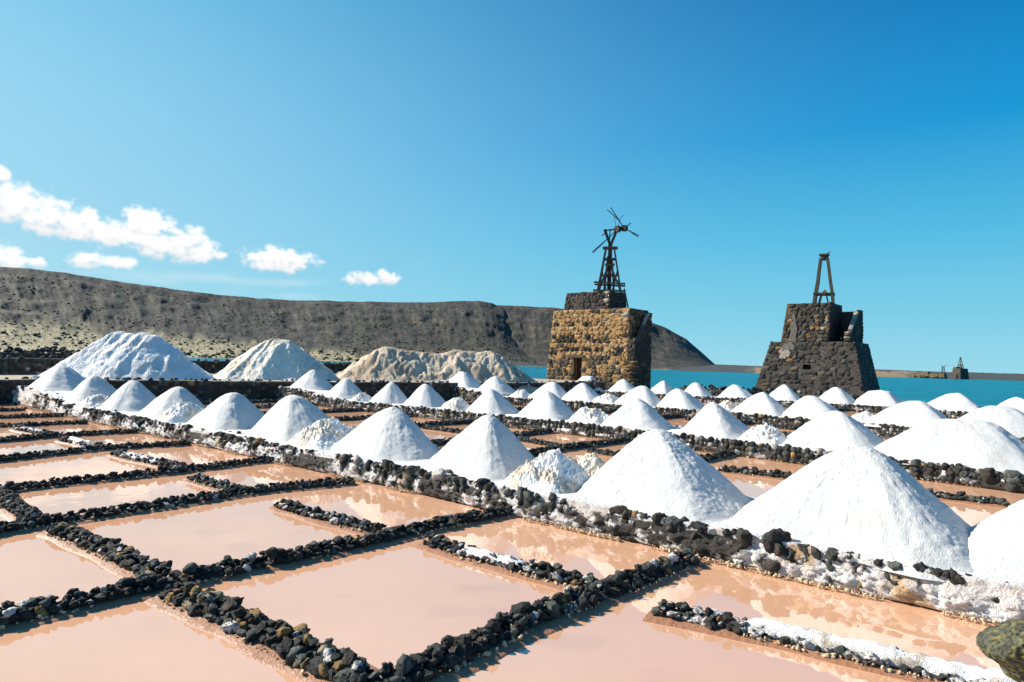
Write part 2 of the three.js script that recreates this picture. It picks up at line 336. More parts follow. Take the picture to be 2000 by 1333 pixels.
// ───────────────────────── low stone walls between the pans ─────────────────────────
let wallSeed = 100;
function panWall(label, pts, o = {}) {
  const { w = .36, h = .13, size = .135, salt = [], saltBase = .05, warm = .03, reach = 27, group, fringe = 1 } = o;
  const R = rng(wallSeed++), path = pts.map(([a, b]) => plan(a, b)), mid = path[0].clone().lerp(path[path.length - 1], .5);
  const t = thing('pan_wall', label, 'stone wall', mid, 0, group), seed = wallSeed * 3.7;
  const near = mid.length() < 24, step = near ? .12 : .5;
  const wob = (s) => noise(s * .35, seed) * .16;
  const { geo, at, L } = sweep(path, step, (tt, s, c0, len) => {
    const e = smooth(0, .25, s) * smooth(len, len - .25, s), k = wob(s), hh = h * (.6 + noise(s * 1.7, seed) * .25) * e;
    return [[-w * .46 + k, -.03], [-w * .4 + k, hh * .55], [-w * .2 + k, hh], [w * .2 + k, hh], [w * .4 + k, hh * .55], [w * .46 + k, -.03]];
  });
  part('rubble_core', shift(geo, mid), M.mud, t);
  const lp = sweep(path, step, (tt, s) => { const k = wob(s), n1 = noise(s * 1.3, seed + 5) * .07, n2 = noise(s * 1.3, seed + 9) * .07, e = w * .5 + .09; return [[-e - .05 + n1 + k, -.02], [-e + n1 + k, .022], [-w * .3 + k, .05], [w * .3 + k, .05], [e + n2 + k, .022], [e + .05 + n2 + k, -.02]]; });
  part('mud_ledge', shift(lp.geo, mid), M.ledge, t);
  const list = [], cr = [], covered = (s) => { for (const [a, b, c] of salt) if (s / L > a && s / L < b) return c; return 0; };
  const put = (s, off, y, k, sl) => {
    const [c, dir] = at(clamp(s, 0, L)), wv = wob(s), n = new THREE.Vector3(-Math.sin(dir), 0, -Math.cos(dir));
    const p = c.addScaledVector(n, off + wv); p.y = y;
    const z = size * k * (.5 + R() * R() * .95);
    list.push({ p, q: randQ(R, dir + (R() - .5) * 2.2, 1.0), s: new THREE.Vector3(z * (.58 + R() * .26), z * (.34 + R() * .2), z * (.42 + R() * .24)), m: pickStone(R, sl, warm), r: R() });
  };
  const pitch = size * .62;
  for (let s = .06; s < L - .04; s += pitch) {
    const c = covered(s), sl = saltBase + c * .75, buried = c > .8;
    for (const sd of [-1, 1]) put(s + R() * .08, sd * (w * .36 + (R() - .5) * .05), .06 + R() * .03, 1, saltBase + c * .35);
    for (const sd of [-1, 1]) if (R() > (buried ? .86 : .12)) put(s + R() * .1, sd * (w * .2 + (R() - .5) * .08), h * .66 + R() * .04, .92, sl);
    if (R() > (buried ? .9 : c * .6)) put(s + R() * .12, (R() - .5) * .12, h * .95 + R() * .05, .95, sl);
    if (R() > (buried ? .97 : .8)) put(s + R() * .15, (R() - .5) * .2, h * 1.18, .7, sl * .6);
    if (fringe && near) for (const sd of [-1, 1]) for (let q = 0; q < 4 * fringe; q++) if (noise(s * .9, sd * 3, seed) > -.02 && (fringe > 1 ? R() > (sd > 0 ? .15 : .7) : R() > .6)) {
      const [cc, dir] = at(clamp(s + R() * pitch, 0, L)), nn = new THREE.Vector3(-Math.sin(dir), 0, -Math.cos(dir)), p = cc.addScaledVector(nn, sd * (w * .5 + R() * .05) + wob(s)); p.y = .03 + R() * .035;
      const z = .012 + R() * R() * .036; cr.push({ p, q: randQ(R, R() * 6, 2), s: new THREE.Vector3(z, z * .8, z) });
    }
  }
  for (const [a, b, c] of salt) if (c > .5) {               // thick white crust lying over the top
    const i0 = a * L, i1 = b * L, sub = [at(i0)[0], at((i0 + i1) / 2)[0], at(i1)[0]], n = 12;
    const s2 = sweep(sub, near ? .05 : .3, (tt, s) => {
      const e = Math.pow(smooth(0, .14, tt) * smooth(1, .86, tt), .7), out = [], k = wob(i0 + s);
      for (let j = 0; j <= n; j++) { const th = Math.PI * j / n, x = -Math.cos(th), b2 = billow(s * 5 + seed, j * .55, seed) * .07; out.push([x * (w * .32 + b2 * .6) * (.5 + .5 * e) * (1 + noise(s * 1.4, seed + 2) * .5) + k, Math.sin(th) * (h * 1.0 + b2 * .8 + noise(s * 1.6, seed) * .07) * e + .03 - (1 - e) * .1]); }
      return out;
    }, (s, j, x, y, z) => { const d = smooth(.0, .25, fbm(x * 5, y * 5, z * 5, 3) - .12 + (y < .12 ? .12 : 0)); return [mix(.85, .5, d), mix(.83, .42, d), mix(.80, .33, d)]; });
    part('salt_crust', shift(s2.geo, mid), M.saltTop, t);
  }
  layStones(list, t, reach); crystals(cr, t, M.fringe, 'crystal_fringe');
  return t;
}

// ───────────────────────── salt terraces ─────────────────────────
const ROWS = {
  1: { line: [[-8, 10.15], [12, 10.05], [20, 9.95], [28, 9.8], [46, 9.6]], depth: 3.25, rise: [35, 43] },
  2: { line: [[-7, 21.2], [1.6, 21.8], [5.4, 22.3], [12, 22.9], [18, 23.4], [27, 23.5], [34, 23.2], [43.4, 23.6]], depth: 3.1, rise: [33, 41] },
  3: { line: [[-8, 31.3], [2.5, 33.6], [6.6, 35.8], [9, 36.5], [14, 36.7], [20, 37.1], [28, 36.8], [34, 36.2], [40, 36.4]], depth: 3.1, rise: [32, 38] },
  4: { line: [[-14, 52], [4.2, 53.8], [9, 55.2], [12, 56.4], [19, 56.2], [26.5, 55.5], [34, 55], [41.5, 55.5]], depth: 3.1, rise: [90, 99] },
};
const rowFront = (r, a) => lerpList(ROWS[r].line.map((p) => p[0]), ROWS[r].line.map((p) => p[1]), a);
const rowTop = (r, a) => .5 + .5 * smooth(...ROWS[r].rise, a);
function terrace(r, label, o = {}) {
  const { reach = 27, salt = .4, fine = true } = o, R = rng(900 + r), row = ROWS[r], path = [], a0 = row.line[0][0], a1 = row.line[row.line.length - 1][0];
  for (let i = 60; i >= 0; i--) { const a = a0 + (a1 - a0) * i / 60; path.push(plan(a, rowFront(r, a))); }   // so that the left of the way is away from the camera
  const base = plan((a0 + a1) / 2, rowFront(r, (a0 + a1) / 2) + row.depth / 2), t = thing('salt_terrace', label, 'terrace', base, 0, 'long terraces carrying the rows of salt mounds');
  // +side of the sweep is away from the camera, along b
  const D = row.depth, prof = []; const nf = r === 1 ? 30 : r === 2 ? 12 : 7;
  for (let i = 0; i <= nf; i++) { const k = i / nf; prof.push([.02 + .12 * k, k, 0]); }
  for (let i = 1; i <= (r === 1 ? 30 : 10); i++) prof.push([.14 + (D - .34) * i / (r === 1 ? 30 : 10), 1, 1]);
  prof.push([D - .06, .9, 1], [D, .4, 2], [D + .02, -.05, 2]);
  const faceSalt = (x, y, z, k) => { const nearA = r === 1 ? smooth(4.6, 2.6, toPlan({ x, z })[0]) * .42 - smooth(1.4, 0, Math.abs(toPlan({ x, z })[0] - 4.9)) * .3 : 0; const n = fbm(x * 3.4, y * 3.6, z * 3.4, 5, .58) * 1.1 + fbm(x * 1.2, y * 2, z * 1.2, 2) * .5, big = fbm(x * .33, 3, z * .33, 2); return smooth(-.09, .07, n * 1.1 + big * .9 + nearA + o.bias + (k > .8 ? .5 : 0) - (k < .1 ? .8 : 0)); };
  o.bias = o.bias ?? 0;
  const stepAt = (c) => clamp(c.length() * (r === 1 ? .0035 : .009), .024, .5);
  const sw = sweep(path, stepAt, (tt, s, c) => {
    const [a] = toPlan(c), top = rowTop(r, a), flat = noise(s * .22, r * 9.1) * .12;
    return prof.map(([side, k, kind]) => {
      if (kind === 0) { const b = billow(s * 4.2, k * 2.2, r * 4.4), b2 = billow(s * 12, k * 6, r), bite = k < .16 ? .07 * (1 - k / .16) : 0, e = Math.sin(Math.min(1, k * 1.25) * Math.PI); return [side + flat - (b * .10 + b2 * .055 + billow(s * 27, k * 13, r + 7) * .02) * (.35 + .65 * e) + bite, -.02 + top * (k + (noise(s * 2.1, r * 3) * .06 + noise(s * 6, r) * .03) * k)]; }
      if (kind === 1) return [side + flat * .5, top * k + fbm(s * 1.1, side * 1.4, r, 3) * .05 + noise(s * 2.1, r * 3) * .03 * Math.exp(-side * 2)];
      return [side + flat, top * k];
    });
  }, (s, j, x, y, z) => {
    if (j <= nf) { const k = j / nf, f = faceSalt(x, y, z, k), pink = smooth(-.3, .3, fbm(x * 2.5, y * 4, z * 2.5, 3) + .1), tan = smooth(.12, .4, fbm(x * 1.1 + 8, y * 2, z * 1.1, 3)); let sc = [mix(.88, .74, pink), mix(.86, .66, pink), mix(.84, .61, pink)]; sc = [mix(sc[0], .50, tan), mix(sc[1], .33, tan), mix(sc[2], .18, tan)]; return [mix(.045, sc[0], f), mix(.036, sc[1], f), mix(.030, sc[2], f)]; }
    const d = smooth(.15, .5, fbm(x * 1.3, 2.2, z * 1.3, 4)); return [mix(.85, .70, d), mix(.845, .64, d), mix(.83, .54, d)];
  });
  part('salt_bed', shift(sw.geo, base), r === 1 ? M.saltFace : M.saltTop, t);
  const list = [], cr = [];
  for (let s = .1; s < sw.L - .1;) {
    const [c, dir] = sw.at(s), [a] = toPlan(c), top = rowTop(r, a), n = new THREE.Vector3(-Math.sin(dir), 0, -Math.cos(dir)), flat = noise(s * .22, r * 9.1) * .12;
    const dens = smooth(-.3, .25, fbm(s * .3, r * 7, 1, 2) + (o.dense ?? .1)), z = .165 * (.6 + R() * R() * 1.2);
    const add = (off, y, k, m, tilt = 1.2) => { const p = c.clone().addScaledVector(n, off + flat); p.y = y; const q = z * k; list.push({ p, q: randQ(R, dir + (R() - .5) * 2, tilt), s: new THREE.Vector3(q * (.6 + R() * .3), q * (.5 + R() * .25), q * (.5 + R() * .2)), m, r: R() }); };
    for (let y = .13; y < top - .05; y += .155) if (R() < dens * .92) add((r === 1 ? .06 : -.02) + R() * .06 + y * .11, y + (R() - .5) * .06, 1, pickStone(R, salt * (y < .3 ? 1.2 : .7), .04));
    if (R() < (r === 1 && a < 4.3 ? .04 : .06 + dens * .28)) add(.13 + R() * .16, top - .05 + R() * .03, r === 1 ? .62 : .8, pickStone(R, salt * .35, .02));
    if (R() < .07) add(.3 + R() * .5, top - .02, .5 + R() * .2, pickStone(R, .2, 0));
    if (R() < .5) add(D - .08, top - .02, .85, pickStone(R, .3, 0));
    if (r < 3) for (let q = 0; q < (r === 1 ? 9 : 2); q++) if (noise(s * .8, 4.4, r) > -.12) { const p = sw.at(clamp(s + R() * z, 0, sw.L))[0].addScaledVector(n, -.05 - R() * .09 + flat); p.y = .025 + R() * .035; const zz = .012 + R() * R() * .04; cr.push({ p, q: randQ(R, R() * 6, 2), s: new THREE.Vector3(zz, zz * .7, zz) }); }
    s += z * .86;
  }
  for (const st of list) if (r === 1) { const a = toPlan(st.p)[0]; if (a < 3.6 && st.p.y < .42 && st.m !== M.crust && st.r < .5) st.m = M.crust; }
  layStones(list, t, reach); crystals(cr, t, M.fringe, 'crystal_fringe');
  return t;
}
terrace(1, 'nearest long terrace of salt-crusted black stones, carrying the nearest row of salt cones', { reach: 30, bias: .05, dense: .12, salt: .14 });
terrace(2, 'second long terrace of dark stones, running behind the nearest row of salt cones', { reach: 30, bias: -.26, dense: .7, salt: .18 });
terrace(3, 'third long terrace of dark stones, between the second and the farthest row of mounds', { reach: 0, bias: -.28, dense: .7, salt: .16 });
terrace(4, 'farthest long terrace, in front of the two stone windmill towers and the blue lagoon', { reach: 0, bias: -.25, dense: .7, salt: .16 });

// ───────────────────────── salt mounds ─────────────────────────
function moundGeo(R, h, o) {
  const { seed, nr, nt, tip = .16, flat = 0, ridge = 0, ridgeDir = 0, rough = 0, arete = .07, skirt = .085 } = o;
  const pos = [], uv = [], col = [], idx = [], rd = rng(seed * 131 + 7), ph = rd() * 6.28, m = 3 + Math.floor(rd() * 2), ax = o.aretes;
  const P = (s) => { const c = tip + .06, b = (Math.sqrt(1 + c * c) - Math.sqrt(s * s + c * c)) / (Math.sqrt(1 + c * c) - c); return Math.pow(Math.max(b, 0), 1.05); };
  for (let i = 0; i <= nr; i++) for (let j = 0; j <= nt; j++) {
    const th = j / nt * Math.PI * 2, sRaw = i / nr * 1.08, cx = Math.cos(th), cz = Math.sin(th);
    let rr = R * (1 + fbm(cx * 1.1 + seed * 3.1, cz * 1.1, seed, 2) * .16);
    if (o.front) { const k = Math.cos(th - o.frontDir); if (k > .05) { const lim = o.front / k / 1.06; rr = rr > lim * .8 ? lim * .8 + (lim * .2) * (1 - Math.exp(-(rr - lim * .8) / (lim * .2))) : rr; } }
    for (const q of ax) { const dlt = Math.abs(Math.atan2(Math.sin(th - q[0]), Math.cos(th - q[0]))); rr *= 1 + q[1] * Math.max(0, 1 - dlt / q[2]); }
    const r = rr * sRaw, ex = ridge * R * clamp(cx * Math.cos(ridgeDir) + cz * Math.sin(ridgeDir), -1, 1) * Math.min(1, sRaw * 3);
    let x = cx * r + Math.cos(ridgeDir) * ridge * R * (cx * Math.cos(ridgeDir) + cz * Math.sin(ridgeDir) > 0 ? 1 : -1) * smooth(0, .12, sRaw) * Math.abs(cx * Math.cos(ridgeDir) + cz * Math.sin(ridgeDir)) + 0 * ex, z = cz * r + Math.sin(ridgeDir) * ridge * R * (cx * Math.cos(ridgeDir) + cz * Math.sin(ridgeDir) > 0 ? 1 : -1) * smooth(0, .12, sRaw) * Math.abs(cx * Math.cos(ridgeDir) + cz * Math.sin(ridgeDir));
    { const lean = R * .13 * Math.max(0, 1 - sRaw); x += Math.cos(ph) * lean; z += Math.sin(ph) * lean; }
    let y = h * P(Math.min(sRaw, 1));
    if (flat) { const top = h * (1 - flat); y = top > y ? y : top + (y - top) * .22; y *= 1 / (1 - flat + flat * .22); }
    if (sRaw > .84) y = Math.max(y, h * skirt * smooth(1.06, .84, sRaw));
    if (sRaw > 1) y -= (sRaw - 1) * .9 * h;
    const fade = smooth(1.08, .88, sRaw);
    const streak = noise(th * 14 + seed, sRaw * 1.6, seed) * .011 * smooth(.1, .5, sRaw);
    y += (fbm(x * 2.2 + seed, z * 2.2, seed, 4) * .06 + fbm(x * 9, z * 9 + seed, y * 5, 4) * .021 + fbm(x * 26, z * 26 + seed, y * 12, 2) * (o.fineGrain ?? 0) + streak) * Math.min(1, h) * fade;
    if (rough) { const b1 = billow(x * 1.9 / Math.max(.5, R) + seed, z * 1.9 / Math.max(.5, R), seed) - .35, b2 = billow(x * 6 + seed, z * 6, 3) - .3, b3 = billow(x * 15, z * 15 + seed, 5) - .3; y += (b1 * .34 * h + b2 * .15 + b3 * .07) * rough * fade * smooth(1.08, .6, sRaw); }
    pos.push(x, y, z); uv.push(x, z);
    const dn = smooth(.0, .4, fbm(x * 1.5 + seed * 2, y * 1.5, z * 1.5, 4) + (rough ? .15 : -.12)) * (o.dirt ?? .25), bs = smooth(.25, .0, y / h) * (rough ? .2 : .12), dd = clamp(dn + bs * (.5 + fbm(x * 3, z * 3, seed, 2)));
    const A = o.base ?? [.87, .87, .86], B = o.tint ?? [.74, .63, .47]; col.push(mix(A[0], B[0], dd), mix(A[1], B[1], dd), mix(A[2], B[2], dd));
  }
  const w = nt + 1; for (let i = 0; i < nr; i++) for (let j = 0; j < nt; j++) { const a = i * w + j, b = a + w; idx.push(a, a + 1, b, b, a + 1, b + 1); }
  const g = new THREE.BufferGeometry(); g.setAttribute('position', new THREE.Float32BufferAttribute(pos, 3)); g.setAttribute('uv', new THREE.Float32BufferAttribute(uv, 2)); g.setAttribute('color', new THREE.Float32BufferAttribute(col, 3)); g.setIndex(idx); g.computeVertexNormals();
  // close the normals over the seam
  const nm = g.attributes.normal; for (let i = 0; i <= nr; i++) { const a = i * w, b = a + nt, v = new THREE.Vector3(nm.getX(a) + nm.getX(b), nm.getY(a) + nm.getY(b), nm.getZ(a) + nm.getZ(b)).normalize(); nm.setXYZ(a, v.x, v.y, v.z); nm.setXYZ(b, v.x, v.y, v.z); }
  { const v = new THREE.Vector3(); for (let j = 0; j <= nt; j++) v.add(new THREE.Vector3(nm.getX(j), nm.getY(j), nm.getZ(j))); v.normalize(); for (let j = 0; j <= nt; j++) nm.setXYZ(j, v.x, v.y, v.z); }
  return g;
}
let moundSeed = 1;
function mound(name, label, category, a, b, y, R, h, o = {}, group) {
  const seed = moundSeed++, rd = rng(seed * 17 + 3), p = plan(a, b, y), d = Math.hypot(p.x, p.z), n = d < 16 ? 4.6 : d < 22 ? 3 : d < 30 ? 1.7 : d < 50 ? 1.1 : .8;
  // worked from the pans on both sides, a heap has a blunt edge towards the front and one behind
  const toCam = Math.atan2(-p.z, -p.x), aretes = o.aretes ?? [[toCam - .3 + (rd() - .5) * .3, .17, .8], [toCam + Math.PI + (rd() - .5), .09, 1], [rd() * 6.28, .06, .6]];
  const g = moundGeo(R, h, { fineGrain: d < 22 ? .009 : 0, seed, nr: Math.round(44 * n), nt: Math.round(84 * n), tip: .1 + rd() * .12, ...o, aretes });
  const m = new THREE.Mesh(g, o.material ?? (o.rough ? M.roughSalt : M.salt)); m.name = numbered(name); m.position.copy(p); m.castShadow = m.receiveShadow = true;
  m.userData = { label, category }; if (group) m.userData.group = group; scene.add(m); return m;
}
const G1 = 'salt cones on the nearest terrace', G2 = 'salt cones on the second terrace', G3 = 'salt cones on the third terrace', G4 = 'salt cones on the farthest terrace';
const GR = 'crumbly heaps of unwashed salt between the cones';
const FRONT = Math.atan2(-plan(0, 1).z, -plan(0, 1).x);
const heap = (r, a, b, R, h, label, o = {}) => mound('salt_mound', label, 'salt mound', a, b, rowTop(r, a) - .03, R, h + .03, { front: b - rowFront(r, a) - .24, frontDir: FRONT, ...o }, [0, G1, G2, G3, G4][r]);
const rough = (r, a, b, R, h, label, o = {}) => mound('rough_salt_heap', label, 'salt heap', a, b, rowTop(r, a) - .03, R * 1.12, h * 1.02, { front: Math.max(.5, b - rowFront(r, a) - .1), frontDir: FRONT, rough: .75, tip: .3, arete: 0, dirt: .8, base: [.86, .84, .80], tint: [.64, .54, .42], aretes: [], ...o }, GR);
const C = 'nearest-row white salt cone, ';
heap(1, 43.04, 11.23, 1.82, 1.22, C + 'at its far end, before the huge white pile', { tip: .2 });
heap(1, 37.53, 11.3, 1.6, 1.22, C + 'second from its far end, a small beige heap beside it');
heap(1, 32.58, 11.35, 1.5, 1.28, C + 'third from its far end, right beside the first small beige heap');
heap(1, 28.39, 11.4, 1.52, 1.16, 'blunt-topped ' + C + 'fourth from its far end, beside a larger crumbly heap', { tip: .32 });
heap(1, 23.84, 11.49, 1.6, 1.17, C + 'fifth from its far end, smooth and rounded between two others', { tip: .2 });
heap(1, 19.3, 11.56, 1.62, 1.31, C + 'sixth from its far end, a broad crumbly heap at its right', { tip: .2 });
heap(1, 14.85, 11.62, 1.6, 1.19, C + 'seventh from its far end, just right of the broad crumbly heap', { tip: .17 });
heap(1, 11.22, 11.66, 1.55, 1.24, C + 'left of the pair of brownish rough heaps', { tip: .15 });
heap(1, 6.47, 11.69, 1.68, 1.29, C + 'tall and steep, right of the pair of brownish rough heaps', { tip: .14 });
heap(1, 3.22, 11.71, 1.92, 1.37, 'biggest and nearest white salt cone, its right flank in blue shade', { tip: .13 });
heap(1, .15, 11.75, 1.85, 1.02, 'nearest white salt heap with orange stains, cut by the right edge of the picture', { tip: .25, dirt: .45, tint: [.80, .58, .34] });
const D2 = 'second-terrace white salt cone, ';
heap(2, 40.39, 25.09, 1.48, 1.2, D2 + 'at its far end, before the second huge pile', { tip: .1 });
heap(2, 36.01, 24.9, 1.3, 1.14, D2 + 'second from its far end, left of a small twin heap', { tip: .1 });
heap(2, 31.67, 24.91, 1.3, 1.2, D2 + 'third from its far end, right of the small twin heap');
heap(2, 28.65, 25.04, 1.37, 1.2, D2 + 'fourth from its far end, left of a pale crumbly heap', { tip: .2 });
heap(2, 23.47, 25.07, 1.42, 1.18, D2 + 'sharp-tipped, right of the pale crumbly heap', { tip: .1 });
heap(2, 19.95, 25.02, 1.53, 1.22, D2 + 'sixth from its far end, left of a two-humped crumbly heap', { tip: .14 });
heap(2, 14.92, 24.75, 1.54, 1.15, D2 + 'directly behind the tall steep cone of the nearest row', { tip: .15 });
heap(2, 11.23, 24.44, 1.52, 1.22, 'sharp-pointed ' + D2 + 'left of a crumbly heap', { tip: .08 });
heap(2, 6.95, 24.05, 1.8, 1.21, D2 + 'just behind the biggest cone, its top showing to the right', { tip: .2 });
heap(2, 3.5, 23.67, 2.0, 1.22, 'broad-shouldered ' + D2 + 'the last before the right edge', { tip: .22, ridge: .2, ridgeDir: .5 });
heap(2, -.9, 23.2, 1.9, 1.1, 'white salt heap on the second terrace, cut by the right edge of the picture', { tip: .25 });
const D3 = 'small third-terrace white cone, ';
heap(3, 38.97, 37.97, 1.75, 1.22, D3 + 'at its far end, before the long beige pile', { tip: .22 });
heap(3, 35.19, 37.85, 1.55, 1.18, D3 + 'second from its far end', { tip: .18 });
heap(3, 30.22, 38.18, 1.7, 1.24, D3 + 'left one of two that merge, below the left windmill tower', { tip: .22 });
heap(3, 27.56, 38.43, 1.68, 1.24, D3 + 'right one of two that merge, below the left windmill tower', { tip: .14 });
heap(3, 23.09, 38.59, 1.78, 1.25, D3 + 'rounded, below the right corner of the left windmill tower', { tip: .26 });
heap(3, 20.22, 38.7, 1.66, 1.18, D3 + 'between the two windmill towers, a beige heap to its right', { tip: .3 });
heap(3, 14.93, 38.36, 1.64, 1.22, D3 + 'below the left foot of the right windmill tower', { tip: .2 });
heap(3, 12.09, 38.23, 1.8, 1.17, D3 + 'wide and blunt, below the middle of the right windmill tower', { tip: .34 });
heap(3, 7.36, 37.63, 2.05, 1.2, 'broad domed white salt mound on the third terrace, second from the right edge', { tip: .36 });
heap(3, 3.82, 35.91, 1.98, 1.22, 'broad domed white salt mound on the third terrace, cut by the right edge', { tip: .34, ridge: .12, ridgeDir: .3 });
const D4 = 'tiny white salt mound, farthest row, ';
heap(4, 40.46, 57.02, 1.95, 1.38, D4 + 'flat-topped, before the doorway of the left windmill tower', { flat: .2 });
heap(4, 35.66, 56.71, 1.55, 1.22, D4 + 'before the right corner of the left windmill tower');
heap(4, 31.62, 56.77, 1.4, 1.2, D4 + 'just right of the left windmill tower', { tip: .25 });
heap(4, 28.17, 57, 1.5, 1.18, D4 + 'third to the right of the left windmill tower', { tip: .3 });
heap(4, 24.56, 57.29, 1.68, 1.14, D4 + 'just left of the right windmill tower', { tip: .2 });
heap(4, 20.72, 57.65, 1.62, 1.3, D4 + 'before the left corner of the right windmill tower', { tip: .15 });
heap(4, 16.55, 57.88, 1.75, 1.27, D4 + 'before the right corner of the right windmill tower', { tip: .25 });
heap(4, 13.61, 57.96, 2.0, 1.16, D4 + 'flat-topped, just right of the right windmill tower', { flat: .28 });
heap(4, 8.55, 56.68, 2.15, 1.23, D4 + 'wide dome below the tiny far windmill', { tip: .4 });
heap(4, 4.61, 55.53, 1.75, 1.14, D4 + 'dome against the lagoon, cut by the right edge', { tip: .35 });

rough(1, 46.8, 11, 1.1, .45, 'small greyish lump of salt on the far left end of the nearest terrace');
rough(1, 35.4, 10.75, .9, .5, 'small beige crumbly heap between the second and third cone of the nearest row');
rough(1, 26.3, 10.85, .98, .68, 'beige crumbly heap right of the blunt cone, far part of the nearest row');
rough(1, 16.95, 11.05, 1.12, .72, 'broad beige crumbly heap, the largest of the far half of the nearest row', { tip: .4 });
rough(1, 17.2, 12.6, .75, .4, 'low yellowish crumbly heap behind the broad beige one', { tip: .5 });
rough(1, 8.75, 11.08, .95, .70, 'brownish rough heap in front, nearer one of a pair between two tall cones', { tint: [.54, .43, .32], tip: .2 });
rough(1, 8.5, 12.3, .62, .56, 'smaller cream heap behind the brownish rough heap', { tint: [.66, .55, .36], tip: .22, rough: .4 });
rough(2, 43.3, 25.2, .9, .5, 'small rosy lump at the far end of the second terrace', { tint: [.60, .48, .46] });
rough(2, 33.45, 24.23, .7, .5, 'small crumbly heap on the second terrace, left one of two twins');
rough(2, 32.7, 24.95, .6, .42, 'small crumbly heap on the second terrace, right one of two twins');
rough(2, 25.65, 24.5, .85, .64, 'pale two-humped crumbly heap on the second terrace, left of the sharp-tipped cone');
rough(2, 16.95, 24.32, .98, .6, 'crumbly grey-white heap on the second terrace, behind the tall steep cone', { tip: .4 });
rough(2, 9.1, 23.64, .86, .6, 'crumbly cream heap on the second terrace, between the sharp cone and the biggest one');
rough(3, 41, 38, .9, .4, 'small tan heap left of the farthest cone on the third terrace', { tint: [.7, .5, .3] });
rough(3, 32.27, 37.37, .86, .58, 'small two-humped beige heap on the third terrace, left of the two merging cones');
rough(3, 25.14, 37.92, 1.0, .63, 'beige heap on the third terrace, right of the two merging cones');
rough(3, 16.94, 38.1, .9, .6, 'beige heap on the third terrace, half hidden behind the sharp cone', { tint: [.7, .5, .33] });
rough(3, 9.45, 37.52, .72, .5, 'small cream heap on the third terrace, left of a broad domed mound');

// ───────────────────────── the pan walls ─────────────────────────
const X = 'low black stone wall between orange pans, ';
panWall('nearest low black stone wall, running from the bottom edge up to the nearest terrace', [[4.9, 3.6], [5.05, 7.2], [4.93, 9.75]], { size: .155, h: .155, w: .38, warm: .02 });
panWall('long black stone wall with one yellow boulder, from the left edge to the terrace', [[9.0, -.5], [9.03, 3.7], [9.0, 6.5], [8.92, 10.1]], { size: .145, warm: .025, h: .145 });
panWall('long black stone wall, third from the bottom, ending just short of the terrace', [[13.2, .8], [13.7, 3.6], [13.95, 7.4], [13.68, 9.7]], { size: .138, warm: .012 });
panWall('long low black stone wall, fourth from the bottom, just under the bright mirror-like pan', [[17.25, 3.2], [17.57, 6.6], [17.9, 10.1]], { size: .133, warm: 0 });
panWall('low black stone wall, fifth from the bottom, ending at a gap before the terrace', [[21.9, 3.8], [23.05, 7.2], [22.8, 9.7]], { size: .133, warm: 0 });
panWall('low black stone wall, sixth from the bottom, in the left part of the pans', [[26.4, 4.2], [27.18, 7.06], [27.4, 9.9]], { warm: 0 });
panWall('low black stone wall, seventh from the bottom, at the left edge', [[31.8, 4.5], [31.72, 9.3]], { warm: 0 });
panWall('low black stone wall, eighth from the bottom, short dark line at the left edge', [[36.1, 5], [35.65, 9.5]], { warm: 0 });
panWall('low black stone wall farthest from the camera at the left edge', [[40.2, 5.5], [39.8, 9]], { warm: 0 });
panWall('black stone wall with pale stones running from the left edge towards the camera', [[17.1, 3.45], [13.6, 3.42]], { warm: .08 });
panWall('thick black stone wall with some tan stones, between the two large left pans', [[13.0, 3.4], [9.45, 3.68]], { warm: .09, size: .15 });
panWall('nearest thick stone wall with ochre stones, running to the bottom edge left of centre', [[8.75, 3.66], [5.15, 3.9]], { warm: .17, size: .16, h: .16, w: .4 });
panWall('short stone wall with salt on top, beside the far side of the large left pan', [[12.45, 7.14], [9.4, 7.27]], { salt: [[.25, .75, .45]], warm: .03, fringe: 2 });
panWall('short stone wall crowned with a white crust of salt, between the two middle pans', [[8.4, 7.45], [5.2, 7.62]], { salt: [[.24, .68, .95]], saltBase: .12, warm: .03, fringe: 2, w: .36 });
panWall('long stone wall buried under white salt crust, nearest at the lower right', [[4.2, 7.41], [2.5, 7.7], [-.6, 8.25]], { salt: [[.16, .97, .95]], saltBase: .2, warm: .05, fringe: 2, w: .36 });
panWall('short snowy stone wall end beside the fourth low wall', [[16.4, 7.16], [13.95, 7.14]], { salt: [[.15, .8, .5]], warm: 0 });
panWall('short snow-white topped wall between two mirror-like pans on the left', [[21.8, 7.16], [18, 7.53]], { salt: [[.1, .75, .55]], warm: 0 });
panWall('short salt-dusted wall in the pans at the left, beyond the mirror-like one', [[26.1, 6.99], [23.1, 7.25]], { salt: [[.1, .8, .55]], warm: 0 });
panWall('farthest short salt-dusted wall in the left pans', [[30.7, 6.7], [27.5, 7.06]], { salt: [[.1, .8, .55]], warm: 0, reach: 0 });
